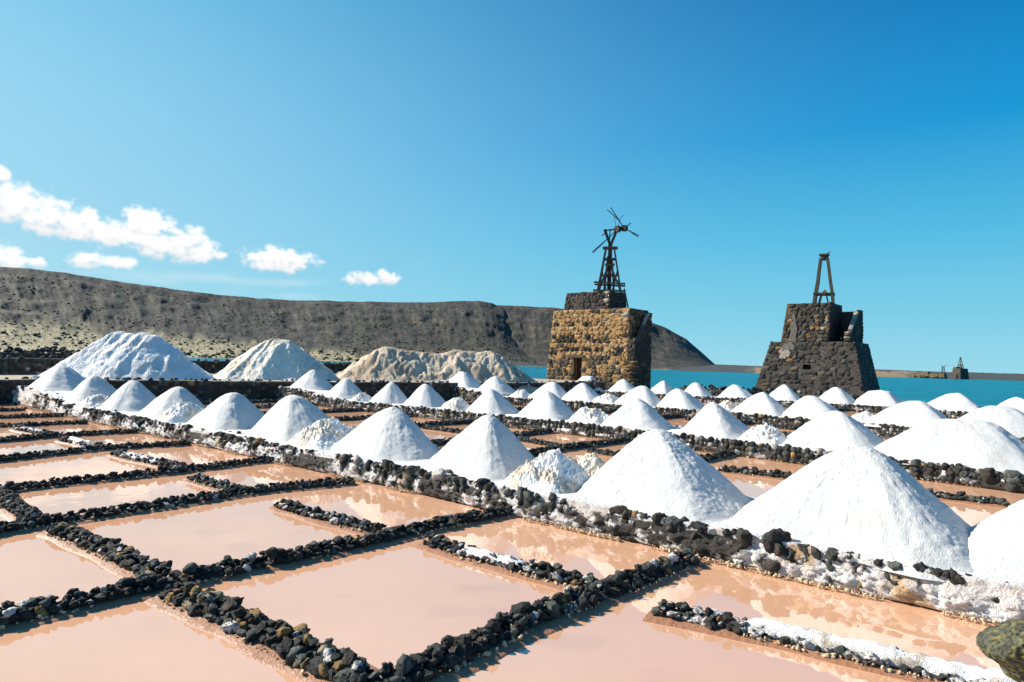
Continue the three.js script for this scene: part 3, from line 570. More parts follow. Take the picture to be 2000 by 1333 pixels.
// second strip of pans, behind the nearest terrace
const Z2 = 'walls in the pans behind the nearest terrace', z2 = 'dark stone wall behind the nearest terrace, ';
[[5.0, 'hidden mostly by the biggest cone'], [9.75, 'slanting up left of the biggest cone'], [14.2, 'slanting up left of the tall steep cone'], [18.1, 'above the pair of rough heaps'], [23.3, 'right of the seventh cone'], [27.6, 'left of the seventh cone'], [32, 'right of the sixth cone'], [36.6, 'between the fifth and sixth cone'], [40.6, 'near the dark platform']].forEach(([a, w], i) =>
  panWall(z2 + w, [[a - .3, 13.4], [a, 18], [a + .1, rowFront(2, a) - .1]], { warm: .01, reach: i < 4 ? 30 : 0, size: .16, h: .17, group: Z2 }));
[[[3.85, 19.05], [1.85, 19.35], 'free-standing between pans at the right edge'], [[8.6, 18.84], [6.5, 19.2], 'short, between the two largest cones'], [[13.4, 19.22], [10, 18.8], 'short, left of the tall steep cone'], [[17.2, 19.76], [14.5, 19.3], 'short, above the pair of rough heaps'], [[22.5, 19.7], [18.5, 19.5], 'short, behind the seventh cone'], [[27, 19.8], [24, 19.6], 'short, behind the sixth cone']].forEach(([p, q, w], i) =>
  panWall(z2 + w, [p, q], { warm: .01, reach: i < 3 ? 30 : 0, size: .16, salt: i ? [] : [[.1, .5, .3]], group: Z2 }));
// third strip, and the fourth
const Z3 = 'thin dark walls in the pans between the second and third terrace', Z4 = 'thin dark walls in the pans before the farthest terrace';
[1, 5.4, 10, 14.6, 19, 23.4, 27.8, 32.4].forEach((a, i) => panWall(`thin dark wall between second and third terrace, ${['first', 'second', 'third', 'fourth', 'fifth', 'sixth', 'seventh', 'eighth'][i]} from the right`, [[a, rowFront(2, a) + 3.2], [a + .3, rowFront(3, a) - .1]], { warm: 0, reach: 0, size: .19, h: .2, group: Z3 }));
[[8.6, 6.8], [13.6, 11.6], [18, 16], [22.6, 20.5], [27, 24.8], [4.6, 2.2]].forEach(([p, q], i) => panWall(`short dark stone wall before the third terrace, ${['second', 'third', 'fourth', 'fifth', 'sixth', 'first'][i]} from the right`, [[p, rowFront(3, p) - 1.9], [q, rowFront(3, q) - 1.9]], { warm: 0, reach: 0, size: .17, h: .18, group: Z3 }));
[[8, 6.2], [12.6, 10.6], [4, 1.5]].forEach(([p, q], i) => panWall(`short dark stone wall midway behind the second terrace, ${['second', 'third', 'first'][i]} from the right`, [[p, rowFront(3, p) - 5.6], [q, rowFront(3, q) - 5.6]], { warm: 0, reach: 0, size: .17, h: .18, group: Z3 }));
[3, 9, 15, 21, 27, 33].forEach((a, i) => panWall(`thin dark wall between third and farthest terrace, ${['first', 'second', 'third', 'fourth', 'fifth', 'sixth'][i]} from the right`, [[a, rowFront(3, a) + 3.2], [a + .5, rowFront(4, a) - .1]], { warm: 0, reach: 0, size: .2, h: .2, group: Z4 }));

// ───────────────────────── platform of the great piles, dikes ─────────────────────────
function dike(name, label, category, pts, o) {
  const { h, base = 0, w = 1, size = .34, salt = .06, top = [.07, .055, .045], rows = 4, lip = 0, group } = o, R = rng(wallSeed++), path = pts.map(([a, b]) => plan(a, b)), mid = path[0].clone().lerp(path[path.length - 1], .5);
  const t = thing(name, label, category, mid, 0, group), seed = wallSeed * 1.9;
  const sw = sweep(path, .4, (tt, s, c, L) => { const k = fbm(s * .25, seed, 1, 3) * .2, hh = h + (noise(s * .8, seed) + noise(s * .2, seed)) * (o.ragged ?? .08); return [[-w / 2 - .18 + k, base - .3], [-w / 2 - .06 + k, base + (hh - base) * .5], [-w / 2 + k, hh - .05], [-w / 2 + .12, hh], [-w * .15, hh + .01], [w * .2, hh], [w / 2, hh - .05], [w / 2 + .15, base - .3]]; },
    (s, j, x, y, z) => { const n = smooth(-.1, .3, fbm(x * .7, y * 2, z * .7, 4)); return j > 2 && j < 7 ? (lip ? [mix(.6, .45, n), mix(.56, .36, n), mix(.48, .26, n)] : top) : [mix(.05, .10, n), mix(.042, .07, n), mix(.038, .05, n)]; });
  part('wall_body', shift(sw.geo, mid), M.wallBody, t);
  const list = [];
  for (let s = .1; s < sw.L; s += size * .8) {
    const [c, dir] = sw.at(s), n = new THREE.Vector3(-Math.sin(dir), 0, -Math.cos(dir));
    for (let y = base + size * .3; y < h - size * .1; y += size * .72) if (R() < .8) { const p = c.clone().addScaledVector(n, -w / 2 - .06 + R() * .06 + fbm(s * .25, seed, 1, 3) * .2); p.y = y + (R() - .5) * .08; const q = size * (.75 + R() * .5); list.push({ p, q: randQ(R, dir + (R() - .5), .8), s: new THREE.Vector3(q * .62, q * .42, q * .42), m: pickStone(R, salt, .02), r: R() }); }
    for (let q = 0; q < (o.crown ?? 1); q++) if (R() < .6) { const p = c.clone().addScaledVector(n, (R() - .5) * w); p.y = h + R() * (o.crownHeight ?? .05); const z = size * (.6 + R() * .5); list.push({ p, q: randQ(R, R() * 6, 1), s: new THREE.Vector3(z * .6, z * .45, z * .5), m: pickStone(R, salt, .01), r: R() }); }
  }
  layStones(list, t, 0);
  return t;
}
{
  // raised platform at the head of the pans: earth fill, a dark dry-stone face, salt-white ground on top
  const edge = [[46.6, -30], [46.3, 3], [46, 9.2], [45.9, 13.6], [45, 16.8], [43, 22.5], [41.8, 27.3], [39.1, 36.6], [38.4, 47], [39.5, 58], [44, 59.6]];
  const s = new THREE.Shape([...edge, [60, 60], [84, 46], [90, 20], [84, -30]].map(([a, b]) => { const p = plan(a, b); return new THREE.Vector2(p.x, -p.z); }));
  const g = new THREE.ExtrudeGeometry(s, { depth: 1.4, bevelEnabled: false }); g.rotateX(-Math.PI / 2); g.translate(0, -.11, 0);
  structure('ground', g, std(.42, .34, .25, { bumpMap: rep(rubbleTex, .3), bumpScale: .08 }));
  dike('retaining_wall', 'long dark dry-stone wall with a pale edge, below the three huge piles of salt', 'stone wall', edge.slice(1, 10).map(([a, b]) => [a - .25, b]), { h: 1.34, w: .6, lip: 1, size: .36, salt: .03, crown: .22, crownHeight: .0, ragged: .04 });
  dike('stone_dike', 'dark brown stone dike behind the huge piles, its lower front step', 'stone dike', [[57, -14], [56.5, 8], [58, 16], [63, 26], [66, 38], [66, 50]], { h: 2.42, base: 1.2, w: 1.6, size: .42, lip: 0, crown: 1, ragged: .06 });
  dike('stone_dike', 'ragged black stone dike at the far left, above the brown step', 'stone dike', [[67, -10], [68, 6], [71, 14], [75, 24]], { h: 2.75, base: 1.6, w: 1.4, size: .5, crown: 3, crownHeight: .3, ragged: .22 });
  dike('stone_dike', 'low dark stone edge along the lagoon at the foot of the right windmill tower', 'stone dike', [[37, 60.5], [24, 60.6], [8, 60.6], [-6, 58.5]], { h: .42, base: -.3, w: 1, size: .42, crown: 2, crownHeight: .25 });
  dike('stone_dike', 'short heaped dark stones left of the foot of the right windmill tower', 'stone dike', [[37, 71], [32, 71.5], [26, 69], [18, 68.2]], { h: .7, base: -.9, w: 1.6, size: .5, crown: 3, crownHeight: .3 });
  dike('stone_wall', 'low dark stone wall running before the left windmill tower', 'stone wall', [[42, 58.9], [33, 59.6]], { h: .75, base: 0, w: .6, size: .36, crown: 2, crownHeight: .2 });

  // pale strip of beach at the foot of the hill
  const bs = new THREE.BoxGeometry(1, 1, 1); bs.dispose();
}

// the three great piles
function pile(label, { c, y, rx, rz, h, ridge, ridgeDir, seed, base, tint, dirt, rough: ro, flat, lumps, aretes, turn = 0 }) {
  const p = plan(...c, y), nr = 110, nt = 230, pos = [], uv = [], col = [], idx = [];
  const dx = Math.cos(ridgeDir), dz = Math.sin(ridgeDir);
  const hAt = (x, z) => {   // distance to the ridge line, over the local reach
    const t = clamp((x * dx + z * dz) / ridge, -1, 1), qx = x - dx * t * ridge, qz = z - dz * t * ridge, th = Math.atan2(qz, qx), d = Math.hypot(qx, qz);
    let reach = Math.hypot(rx * Math.cos(th), rz * Math.sin(th)) * (1 + fbm(Math.cos(th) * .9 + seed, Math.sin(th) * .9, seed, 2) * .16);
    for (const [a, k, wd] of aretes) { const dl = Math.abs(Math.atan2(Math.sin(th - a), Math.cos(th - a))); reach *= 1 + k * Math.max(0, 1 - dl / wd); }
    const s = d / reach; let v = 1 - s; v = v - (Math.sqrt(.006 + v * 0) * 0); v = s < .16 ? 1 - .08 - (s / .16) * (s / .16) * .08 : v;
    let top = h * (ridge ? 1 + noise(t * 2.2 + seed, seed) * .08 + (o3 ? o3(t) : 0) : 1);
    return [v > -.25 ? top * v : -.25 * top, s];
  };
  const o3 = flat;
  for (let i = 0; i <= nr; i++) for (let j = 0; j <= nt; j++) {
    const th = j / nt * Math.PI * 2, q = Math.pow(i / nr, .9) * 1.12, along = Math.abs(Math.cos(th - ridgeDir));
    const R0 = Math.hypot(rx * Math.cos(th), rz * Math.sin(th)) * 1.15 + ridge * along; const x = Math.cos(th) * R0 * q, z = Math.sin(th) * R0 * q;
    let [v, s] = hAt(x, z); const f = smooth(1.05, .8, s) * (.35 + .65 * smooth(0, .3, s));
    const b1 = billow(x * .30 + seed, z * .30 + v * .2, seed) - .4, b2 = billow(x * .9 + seed, z * .9 + v * .5, seed + 2) - .36, b3 = fbm(x * 2.2, v * 2, z * 2.2 + seed, 4, .6);
    v += (b1 * .75 + b2 * .38 * lumps + b3 * .34) * ro * f;
    pos.push(x, v, z); uv.push(x + v * .3, z + v * .5);
    const n1 = smooth(-.15, .35, fbm(x * .35 + seed, v * .6, z * .35, 4)) * dirt, n2 = smooth(.0, .5, fbm(x * 1.5, v * 1.5, z * 1.5 + seed, 3)) * dirt * .6, k = clamp(n1 + n2);
    col.push(mix(base[0], tint[0], k), mix(base[1], tint[1], k), mix(base[2], tint[2], k));
  }
  const w = nt + 1; for (let i = 0; i < nr; i++) for (let j = 0; j < nt; j++) { const a = i * w + j, b = a + w; idx.push(a, a + 1, b, b, a + 1, b + 1); }
  const g = new THREE.BufferGeometry(); g.setAttribute('position', new THREE.Float32BufferAttribute(pos, 3)); g.setAttribute('uv', new THREE.Float32BufferAttribute(uv, 2)); g.setAttribute('color', new THREE.Float32BufferAttribute(col, 3)); g.setIndex(idx); g.computeVertexNormals();
  const m = new THREE.Mesh(g, M.bigSalt); m.name = numbered('salt_pile'); m.position.copy(p); m.castShadow = m.receiveShadow = true; m.userData = { label, category: 'salt pile' }; scene.add(m); return m;
}
pile('huge white salt pile with a deep blue shaded face, leftmost of three', { c: [51.6, 17.9], y: 1.25, rx: 4.4, rz: 3.7, h: 3.4, ridge: 1.3, ridgeDir: .15, seed: 2.3, base: [.86, .85, .84], tint: [.72, .66, .60], dirt: .5, rough: .30, lumps: 1.6, aretes: [[2.15, .34, .6]], flat: null });
pile('huge cream salt pile with a sharp front ridge, middle one of three', { c: [48.9, 27.3], y: 1.25, rx: 4.0, rz: 3.6, h: 3.35, ridge: .7, ridgeDir: .15, seed: 5.1, base: [.86, .80, .69], tint: [.66, .53, .38], dirt: .8, rough: .36, lumps: 1.6, aretes: [[1.9, .34, .55]], flat: null });
pile('long rugged beige salt pile with a sagging top, beside the left tower', { c: [45.4, 40.9], y: 1.2, rx: 4.7, rz: 3.8, h: 3.1, ridge: 4.6, ridgeDir: -.22, seed: 8.4, base: [.62, .50, .37], tint: [.40, .30, .21], dirt: 1, rough: .5, lumps: 2.0, aretes: [], flat: (t) => -.16 * Math.exp(-t * t * 6) });
mound('sand_heap', 'small tan heap of sand at the left foot of the left windmill tower', 'sand heap', 41.5, 60.2, .4, 1.9, .75, { rough: .5, tip: .5, dirt: .9, base: [.62, .52, .36], tint: [.46, .35, .20], aretes: [] });

// ───────────────────────── windmill towers ─────────────────────────
function blockGeo(seed) {   // a roughly squared stone, unit size, with worn edges
  const R = rng(seed * 53 + 5), g0 = new THREE.BoxGeometry(1, 1, 1, 3, 3, 2); g0.deleteAttribute('uv'); g0.deleteAttribute('normal');
  const g = mergeVertices(g0, 1e-4), p = g.attributes.position, v = new THREE.Vector3(), uv = [];
  for (let i = 0; i < p.count; i++) {
    v.fromBufferAttribute(p, i); const e = [v.x, v.y, v.z].filter((q) => Math.abs(q) > .49).length, k = e === 3 ? .88 : e === 2 ? .95 : 1;
    v.multiplyScalar(k); v.x += noise(v.x * 3 + seed, v.y * 3, v.z * 3) * .12; v.y += noise(v.x * 3, v.y * 3 + seed, v.z * 3) * .14; v.z += noise(v.x * 3.3, v.y * 3.3, v.z * 3 + seed * 2) * .34 + noise(v.x * 7, v.y * 7, seed) * .2;
    p.setXYZ(i, v.x, v.y, v.z); uv.push(v.x * .5 + v.z * .3 + R() * .02 + seed * .21, v.y * .5 + seed * .43);
  }
  g.setAttribute('uv', new THREE.Float32BufferAttribute(uv, 2)); g.computeVertexNormals(); return g;
}
const BLOCKS = []; for (let i = 0; i < 10; i++) BLOCKS.push(blockGeo(i + 1));
const tstone = (r, g, b) => std(r * 1.3, g * 1.3, b * 1.3, { map: rep(lavaTex, .9), bumpMap: rep(pitTex, .9), bumpScale: .05 });
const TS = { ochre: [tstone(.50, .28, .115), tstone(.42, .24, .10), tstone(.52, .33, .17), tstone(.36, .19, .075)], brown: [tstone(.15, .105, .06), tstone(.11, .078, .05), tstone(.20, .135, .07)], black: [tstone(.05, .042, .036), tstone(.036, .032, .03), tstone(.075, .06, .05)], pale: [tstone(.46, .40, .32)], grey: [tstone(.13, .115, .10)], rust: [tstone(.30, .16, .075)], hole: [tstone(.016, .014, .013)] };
// hexahedron from bottom and top rectangles given as [x0, x1, z0, z1]
function hexa(y0, r0, y1, r1) {
  const v = [[r0[0], y0, r0[3]], [r0[1], y0, r0[3]], [r0[1], y0, r0[2]], [r0[0], y0, r0[2]], [r1[0], y1, r1[3]], [r1[1], y1, r1[3]], [r1[1], y1, r1[2]], [r1[0], y1, r1[2]]];
  const f = [[0, 1, 5, 4], [1, 2, 6, 5], [2, 3, 7, 6], [3, 0, 4, 7], [4, 5, 6, 7], [3, 2, 1, 0]], pos = [], uv = [];
  for (const q of f) { for (const k of [0, 1, 2, 0, 2, 3]) { pos.push(...v[q[k]]); uv.push(v[q[k]][0] + v[q[k]][2], v[q[k]][1]); } }
  const g = new THREE.BufferGeometry(); g.setAttribute('position', new THREE.Float32BufferAttribute(pos, 3)); g.setAttribute('uv', new THREE.Float32BufferAttribute(uv, 2)); g.computeVertexNormals(); return g;
}
// lays courses of stones over a four-cornered face (a b bottom, c d top); single = each stone its own part
function masonry(parent, [A, B, Cc, Dd], o) {
  const { course, len, pick, skip, seed, single = true, proud = .015, depth = .3, clip } = o, R = rng(seed), a = new THREE.Vector3(...A), b = new THREE.Vector3(...B), c = new THREE.Vector3(...Cc), d = new THREE.Vector3(...Dd);
  const H = a.distanceTo(d), n = Math.max(1, Math.round(H / course)), out = [];
  for (let i = 0; i < n; i++) {
    const v0 = i / n, vm = (i + .5) / n, L = a.clone().lerp(d, vm), Rr = b.clone().lerp(c, vm), W = L.distanceTo(Rr), hh = H / n;
    let x = -(i % 2) * len * .45 * R() - .02;
    while (x < W - .05) {
      const l = len * (.65 + R() * .75), xc = clamp(x + l / 2, l * .3, W), x0 = Math.max(0, x), x1 = Math.min(W, x + l); x += l;
      if (x1 - x0 < .14) continue;
      const u = (x0 + x1) / 2 / W, p = L.clone().lerp(Rr, u); p.y += (R() - .5) * hh * .12;
      if (skip && skip(p, u, vm)) continue;
      const ux = Rr.clone().sub(L).normalize(), uy = d.clone().lerp(c, u).sub(a.clone().lerp(b, u)).normalize(), uz = ux.clone().cross(uy).normalize();
      p.addScaledVector(uz, proud - depth / 2 + (R() - .5) * .045);
      const q = new THREE.Quaternion().setFromRotationMatrix(new THREE.Matrix4().makeBasis(ux, uy.clone().addScaledVector(ux, -uy.dot(ux)).normalize(), uz)); q.multiply(new THREE.Quaternion().setFromEuler(new THREE.Euler((R() - .5) * .08, (R() - .5) * .1, (R() - .5) * .1)));
      out.push({ p, q, s: new THREE.Vector3((x1 - x0) * (.97 + R() * .1), hh * (.92 + R() * .18), depth * (.9 + R() * .3)), m: pick(p, u, vm, R), g: BLOCKS[Math.floor(R() * BLOCKS.length)] });
    }
  }
  if (single) { out.forEach((s) => { const m = part('stone', s.g, s.m, parent); m.position.copy(s.p); m.quaternion.copy(s.q); m.scale.copy(s.s); }); return out.length; }
  const im = new THREE.InstancedMesh(BLOCKS[2], M.stoneMass, out.length), mt = new THREE.Matrix4(); out.forEach((s, i) => { im.setMatrixAt(i, mt.compose(s.p, s.q, s.s)); im.setColorAt(i, s.m.color); });
  im.name = 'stone_facing'; im.userData.kind = 'stuff'; im.castShadow = im.receiveShadow = true; parent.add(im); return 0;
}
const oneOf = (R, list) => list[Math.floor(R() * list.length)];
function bar(name, p, q, w, mat, parent, w2 = w) {
  const a = new THREE.Vector3(...p), b = new THREE.Vector3(...q), L = a.distanceTo(b), g = new THREE.BoxGeometry(w, L, w2, 1, 4, 1), m = part(name, g, mat, parent);
  const ps = g.attributes.position; for (let i = 0; i < ps.count; i++) { const k = noise(ps.getY(i) * 1.3, a.x * 5, a.y) * w * .25; ps.setX(i, ps.getX(i) + k); ps.setZ(i, ps.getZ(i) + k); }
  m.position.copy(a).lerp(b, .5); m.quaternion.setFromUnitVectors(up, b.sub(a).normalize()); return m;
}
const facing = (p, turn) => Math.atan2(-p.x, -p.z) + turn;   // a group's +z towards the camera, then turned

// left tower: ochre stone, doorway, dark upper block, stair wall on its right, wooden wind pump on top
{
  const P = dirOf(Math.atan((1226 - 1000) / 1320) / RAD, 0).multiplyScalar(71.3); P.y = .75;
  const phi = 31 * RAD, t = thing('windmill_tower', 'ochre stone windmill tower with a dark doorway and black upper block, beside the lagoon', 'windmill', P, facing(P, -phi));
  const W0 = 10.7, W1 = 10.0, D = 4.6, H = 8.35, r0 = [-W0, .1, -D, 0], r1 = [-W1, -.05, -D + .4, -.35];
  let body = new Brush(hexa(-1, r0, H, r1)); body.updateMatrixWorld();
  const hole = new Brush(new THREE.BoxGeometry(1.25, 4.0, 5)); hole.position.set(-6.4, 1.15, -1.4); hole.updateMatrixWorld();
  const ev = new Evaluator(); ev.attributes = ['position', 'normal', 'uv']; ev.useGroups = false;
  const cut = ev.evaluate(body, hole, SUBTRACTION);
  part('tower_body', cut.geometry, M.mortarOchre, t);
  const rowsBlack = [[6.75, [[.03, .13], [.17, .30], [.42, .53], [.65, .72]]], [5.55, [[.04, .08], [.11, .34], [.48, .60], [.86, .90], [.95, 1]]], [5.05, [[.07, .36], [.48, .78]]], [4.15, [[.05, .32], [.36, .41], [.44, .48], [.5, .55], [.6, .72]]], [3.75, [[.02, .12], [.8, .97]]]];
  const pickFront = (p, u, v, R) => {
    const y = p.y;
    for (const [yy, spans] of rowsBlack) if (Math.abs(y - yy) < .24) for (const [a, b] of spans) if (u > a && u < b) return TS.hole[0];  // solid stones coloured near-black to read as dark open holes
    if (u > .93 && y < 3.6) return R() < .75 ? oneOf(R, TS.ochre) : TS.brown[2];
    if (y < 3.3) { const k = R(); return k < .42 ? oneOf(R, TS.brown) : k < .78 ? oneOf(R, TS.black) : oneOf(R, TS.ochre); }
    if (y > 7 && u > .6 && R() < .25) return R() < .5 ? TS.pale[0] : TS.grey[0];
    if (y > 7.4 && Math.abs(u - .56) < .035) return TS.black[0];
    return R() < .97 ? oneOf(R, TS.ochre) : oneOf(R, TS.brown);
  };
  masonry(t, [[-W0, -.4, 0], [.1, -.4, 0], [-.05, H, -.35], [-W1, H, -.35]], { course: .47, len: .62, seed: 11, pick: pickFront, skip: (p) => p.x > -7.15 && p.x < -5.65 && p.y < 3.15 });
  part('doorway_shade_panel', new THREE.BoxGeometry(1.2, 3.3, .1, 1, 1, 1), M.woodDark, t).position.set(-6.4, 1.45, -1.0);  // added dark panel, standing in for the shade inside the doorway
  bar('lintel', [-7.4, 3.22, -.12], [-5.45, 3.2, -.12], .3, TS.brown[0], t, .4);
  part('door_jamb', new THREE.BoxGeometry(.3, 3.1, .5), TS.brown[0], t).position.set(-7.0, 1.6, -.33);
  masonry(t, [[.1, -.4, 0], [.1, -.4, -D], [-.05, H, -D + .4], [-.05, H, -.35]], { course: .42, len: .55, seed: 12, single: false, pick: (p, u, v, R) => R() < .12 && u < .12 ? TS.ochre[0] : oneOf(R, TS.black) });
  // upper block
  const y2 = H, u0 = [-8.9, -2.9, -4.5, -.75], u1 = [-8.65, -3.0, -4.3, -.95], H2 = 10.35;
  const ub = part('upper_block', hexa(y2, u0, H2, u1), M.mortarDark, t);
  masonry(ub, [[-8.9, y2, -.75], [-2.9, y2, -.75], [-3.0, H2, -.95], [-8.65, H2, -.95]], { course: .38, len: .5, seed: 13, pick: (p, u, v, R) => u > .86 && u < .96 && R() < .7 ? TS.pale[0] : R() < .12 ? TS.brown[1] : oneOf(R, TS.black) });
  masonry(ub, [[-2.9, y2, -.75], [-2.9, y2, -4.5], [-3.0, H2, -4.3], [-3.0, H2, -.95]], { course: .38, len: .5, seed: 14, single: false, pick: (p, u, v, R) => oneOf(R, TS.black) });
  // stair wall along the right side, its coping climbing to the back
  const sx0 = .5, sx1 = .85, sh = new THREE.Shape(); [[-.1, -1], [-.1, 5.1], [-.7, 5.2], [-2.9, 7.9], [-3.3, 8.0], [-3.5, -1]].forEach(([z, y], i) => (i ? sh.lineTo(z, y) : sh.moveTo(z, y)));
  const sg = new THREE.ExtrudeGeometry(sh, { depth: sx1 - sx0, bevelEnabled: false }); sg.rotateY(Math.PI / 2); sg.scale(1, 1, -1); sg.computeVertexNormals();
  const idx = sg.attributes.position.count; const flip = new THREE.BufferGeometry(); { const q = sg.toNonIndexed ? sg : sg; const ps = q.attributes.position, a = []; for (let i = 0; i < idx; i += 3) for (const k of [0, 2, 1]) a.push(ps.getX(i + k) + sx0, ps.getY(i + k), ps.getZ(i + k)); flip.setAttribute('position', new THREE.Float32BufferAttribute(a, 3)); flip.setAttribute('uv', new THREE.Float32BufferAttribute(a.filter((_, i) => i % 3 !== 0), 2)); flip.computeVertexNormals(); }
  const sw = part('stair_wall', flip, M.mortarDark, t);
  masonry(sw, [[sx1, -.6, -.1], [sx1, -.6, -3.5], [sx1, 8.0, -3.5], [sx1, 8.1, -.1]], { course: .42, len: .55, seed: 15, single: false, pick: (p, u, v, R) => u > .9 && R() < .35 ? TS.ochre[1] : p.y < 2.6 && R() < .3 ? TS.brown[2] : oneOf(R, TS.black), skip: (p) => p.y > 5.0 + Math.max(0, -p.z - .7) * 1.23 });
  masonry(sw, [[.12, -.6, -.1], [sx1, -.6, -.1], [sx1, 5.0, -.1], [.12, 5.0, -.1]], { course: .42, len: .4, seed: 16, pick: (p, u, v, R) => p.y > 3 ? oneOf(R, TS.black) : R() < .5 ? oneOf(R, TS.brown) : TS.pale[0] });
  for (let i = 0; i < 7; i++) { const y = 5.15 + i * .42, z = -.6 - i * .34; const m = part('coping_stone', BLOCKS[i % 10], i < 4 ? TS.grey[0] : TS.pale[0], sw); m.position.set((sx0 + sx1) / 2, y + .06, z - .2); m.scale.set(.42, .16, .62); m.rotation.x = 51 * RAD; }
  // broken steps at the front corner
  const R = rng(77); for (let i = 0; i < 8; i++) { const m = part('step', BLOCKS[(i * 3) % 10], i % 3 ? TS.brown[i % 2 ? 2 : 0] : TS.ochre[3], t); m.position.set(.35 + R() * .35, .1 + i * .36, .5 - i * .08); m.scale.set(.9 + R() * .7, .34 + R() * .1, .8 + R() * .3); m.rotation.y = (R() - .5) * .5; }

  // wind pump
  const mp = new THREE.Group(); mp.name = 'wind_pump'; mp.scale.setScalar(1.05); mp.position.set(-3.9, H2, -2.4); mp.rotation.y = phi; t.add(mp);
  const w = M.wood, k = 1;
  for (const z of [-1.15, 1.15]) bar('base_beam', [-1.65, .1, z], [1.65, .04, z], .2, w, mp);
  for (const z of [-1.0, 1.0]) bar('cross_beam', [-1.6, .95, z], [1.65, .82, z], .18, w, mp);
  for (const x of [-1.2, 1.2]) { for (const z of [-1.0, 1.0]) { bar('leg', [x, .05, z], [x * .36, 4.7, z * .33], .17, w, mp); bar('brace', [x * .95, .2, z], [x * .18, 2.6, z * .55], .11, w, mp); bar('brace', [x * .86, .95, z * .9], [-x * .1, 2.2, z * .6], .1, w, mp); bar('brace', [x * .25, .1, z * .6], [x * .66, 2.3, z * .6], .1, w, mp); } }
  bar('post', [-.05, 0, 0], [.02, 5.3, 0], .42, M.woodDark, mp); bar('post', [-.55, 0, .3], [-.22, 3.8, .2], .2, w, mp); bar('post', [.5, 0, .3], [.2, 3.6, .2], .2, w, mp);
  bar('collar', [-.78, 4.72, 0], [.78, 4.72, 0], .2, w, mp, .9); bar('collar', [-.6, 3.5, .25], [.62, 3.5, .25], .22, M.woodDark, mp, .5); bar('collar', [-.5, 2.9, .2], [.5, 2.95, .2], .2, w, mp, .5); bar('collar', [-.8, 1.7, .45], [.85, 1.75, .45], .14, w, mp);
  bar('yoke', [0, 5.0, 0], [-.62, 6.7, .05], .3, M.woodDark, mp, .26); bar('yoke', [.02, 5.0, 0], [.6, 6.45, .05], .26, M.woodDark, mp, .24); bar('yoke', [-.1, 5.2, 0], [-.05, 6.75, 0], .12, w, mp);
  bar('shaft', [-.7, 6.58, 0], [1.6, 6.82, .1], .13, M.iron, mp);
  const hub = (x, y, r) => { const m = part('hub', new THREE.CylinderGeometry(r, r, .42, 14), M.iron, mp); m.position.set(x, y, .1); m.rotation.z = Math.PI / 2 + .1; m.rotation.y = .9; return m; };
  hub(.72, 6.72, .36); hub(1.42, 6.8, .34);
  const blade = (x0, y0, x1, y1, gap, z = .2) => { const L = Math.hypot(x1 - x0, y1 - y0), nx = -(y1 - y0) / L, ny = (x1 - x0) / L; const m = bar('sail_spar', [x0, y0, z], [x1, y1, z], .085, M.iron, mp);
    if (gap) { bar('sail_spar', [mix(x0, x1, .28) , mix(y0, y1, .28), z + .05], [x1 + nx * gap, y1 + ny * gap, z + .05], .075, M.iron, mp); for (const q of [.5, .58, .66]) { const xx = mix(x0, x1, q), yy = mix(y0, y1, q), gg = gap * (q - .28) / .72; bar('sail_rung', [xx, yy, z], [xx + nx * gg, yy + ny * gg, z + .05], .05, M.iron, mp); } } };
  blade(1.3, 6.95, -.05, 9.0, .42); blade(1.5, 6.7, 2.95, 5.98, -.18, .25); blade(.55, 6.5, -1.78, 4.15, -.14, .3); blade(1.5, 6.95, 2.1, 7.45, 0, -.3); blade(-.4, 6.55, -.95, 6.1, 0, -.3);
  bar('stay', [.55, 6.9, .15], [.35, 8.0, .2], .05, M.iron, mp); bar('stay', [.8, 7.0, .15], [1.0, 7.9, .2], .05, M.iron, mp); bar('stay', [1.0, 7.9, .2], [1.3, 8.15, .2], .05, M.iron, mp);
  bar('side_pole', [1.55, .3, .9], [2.05, -1.9, 1.5], .14, M.wood, mp);
}

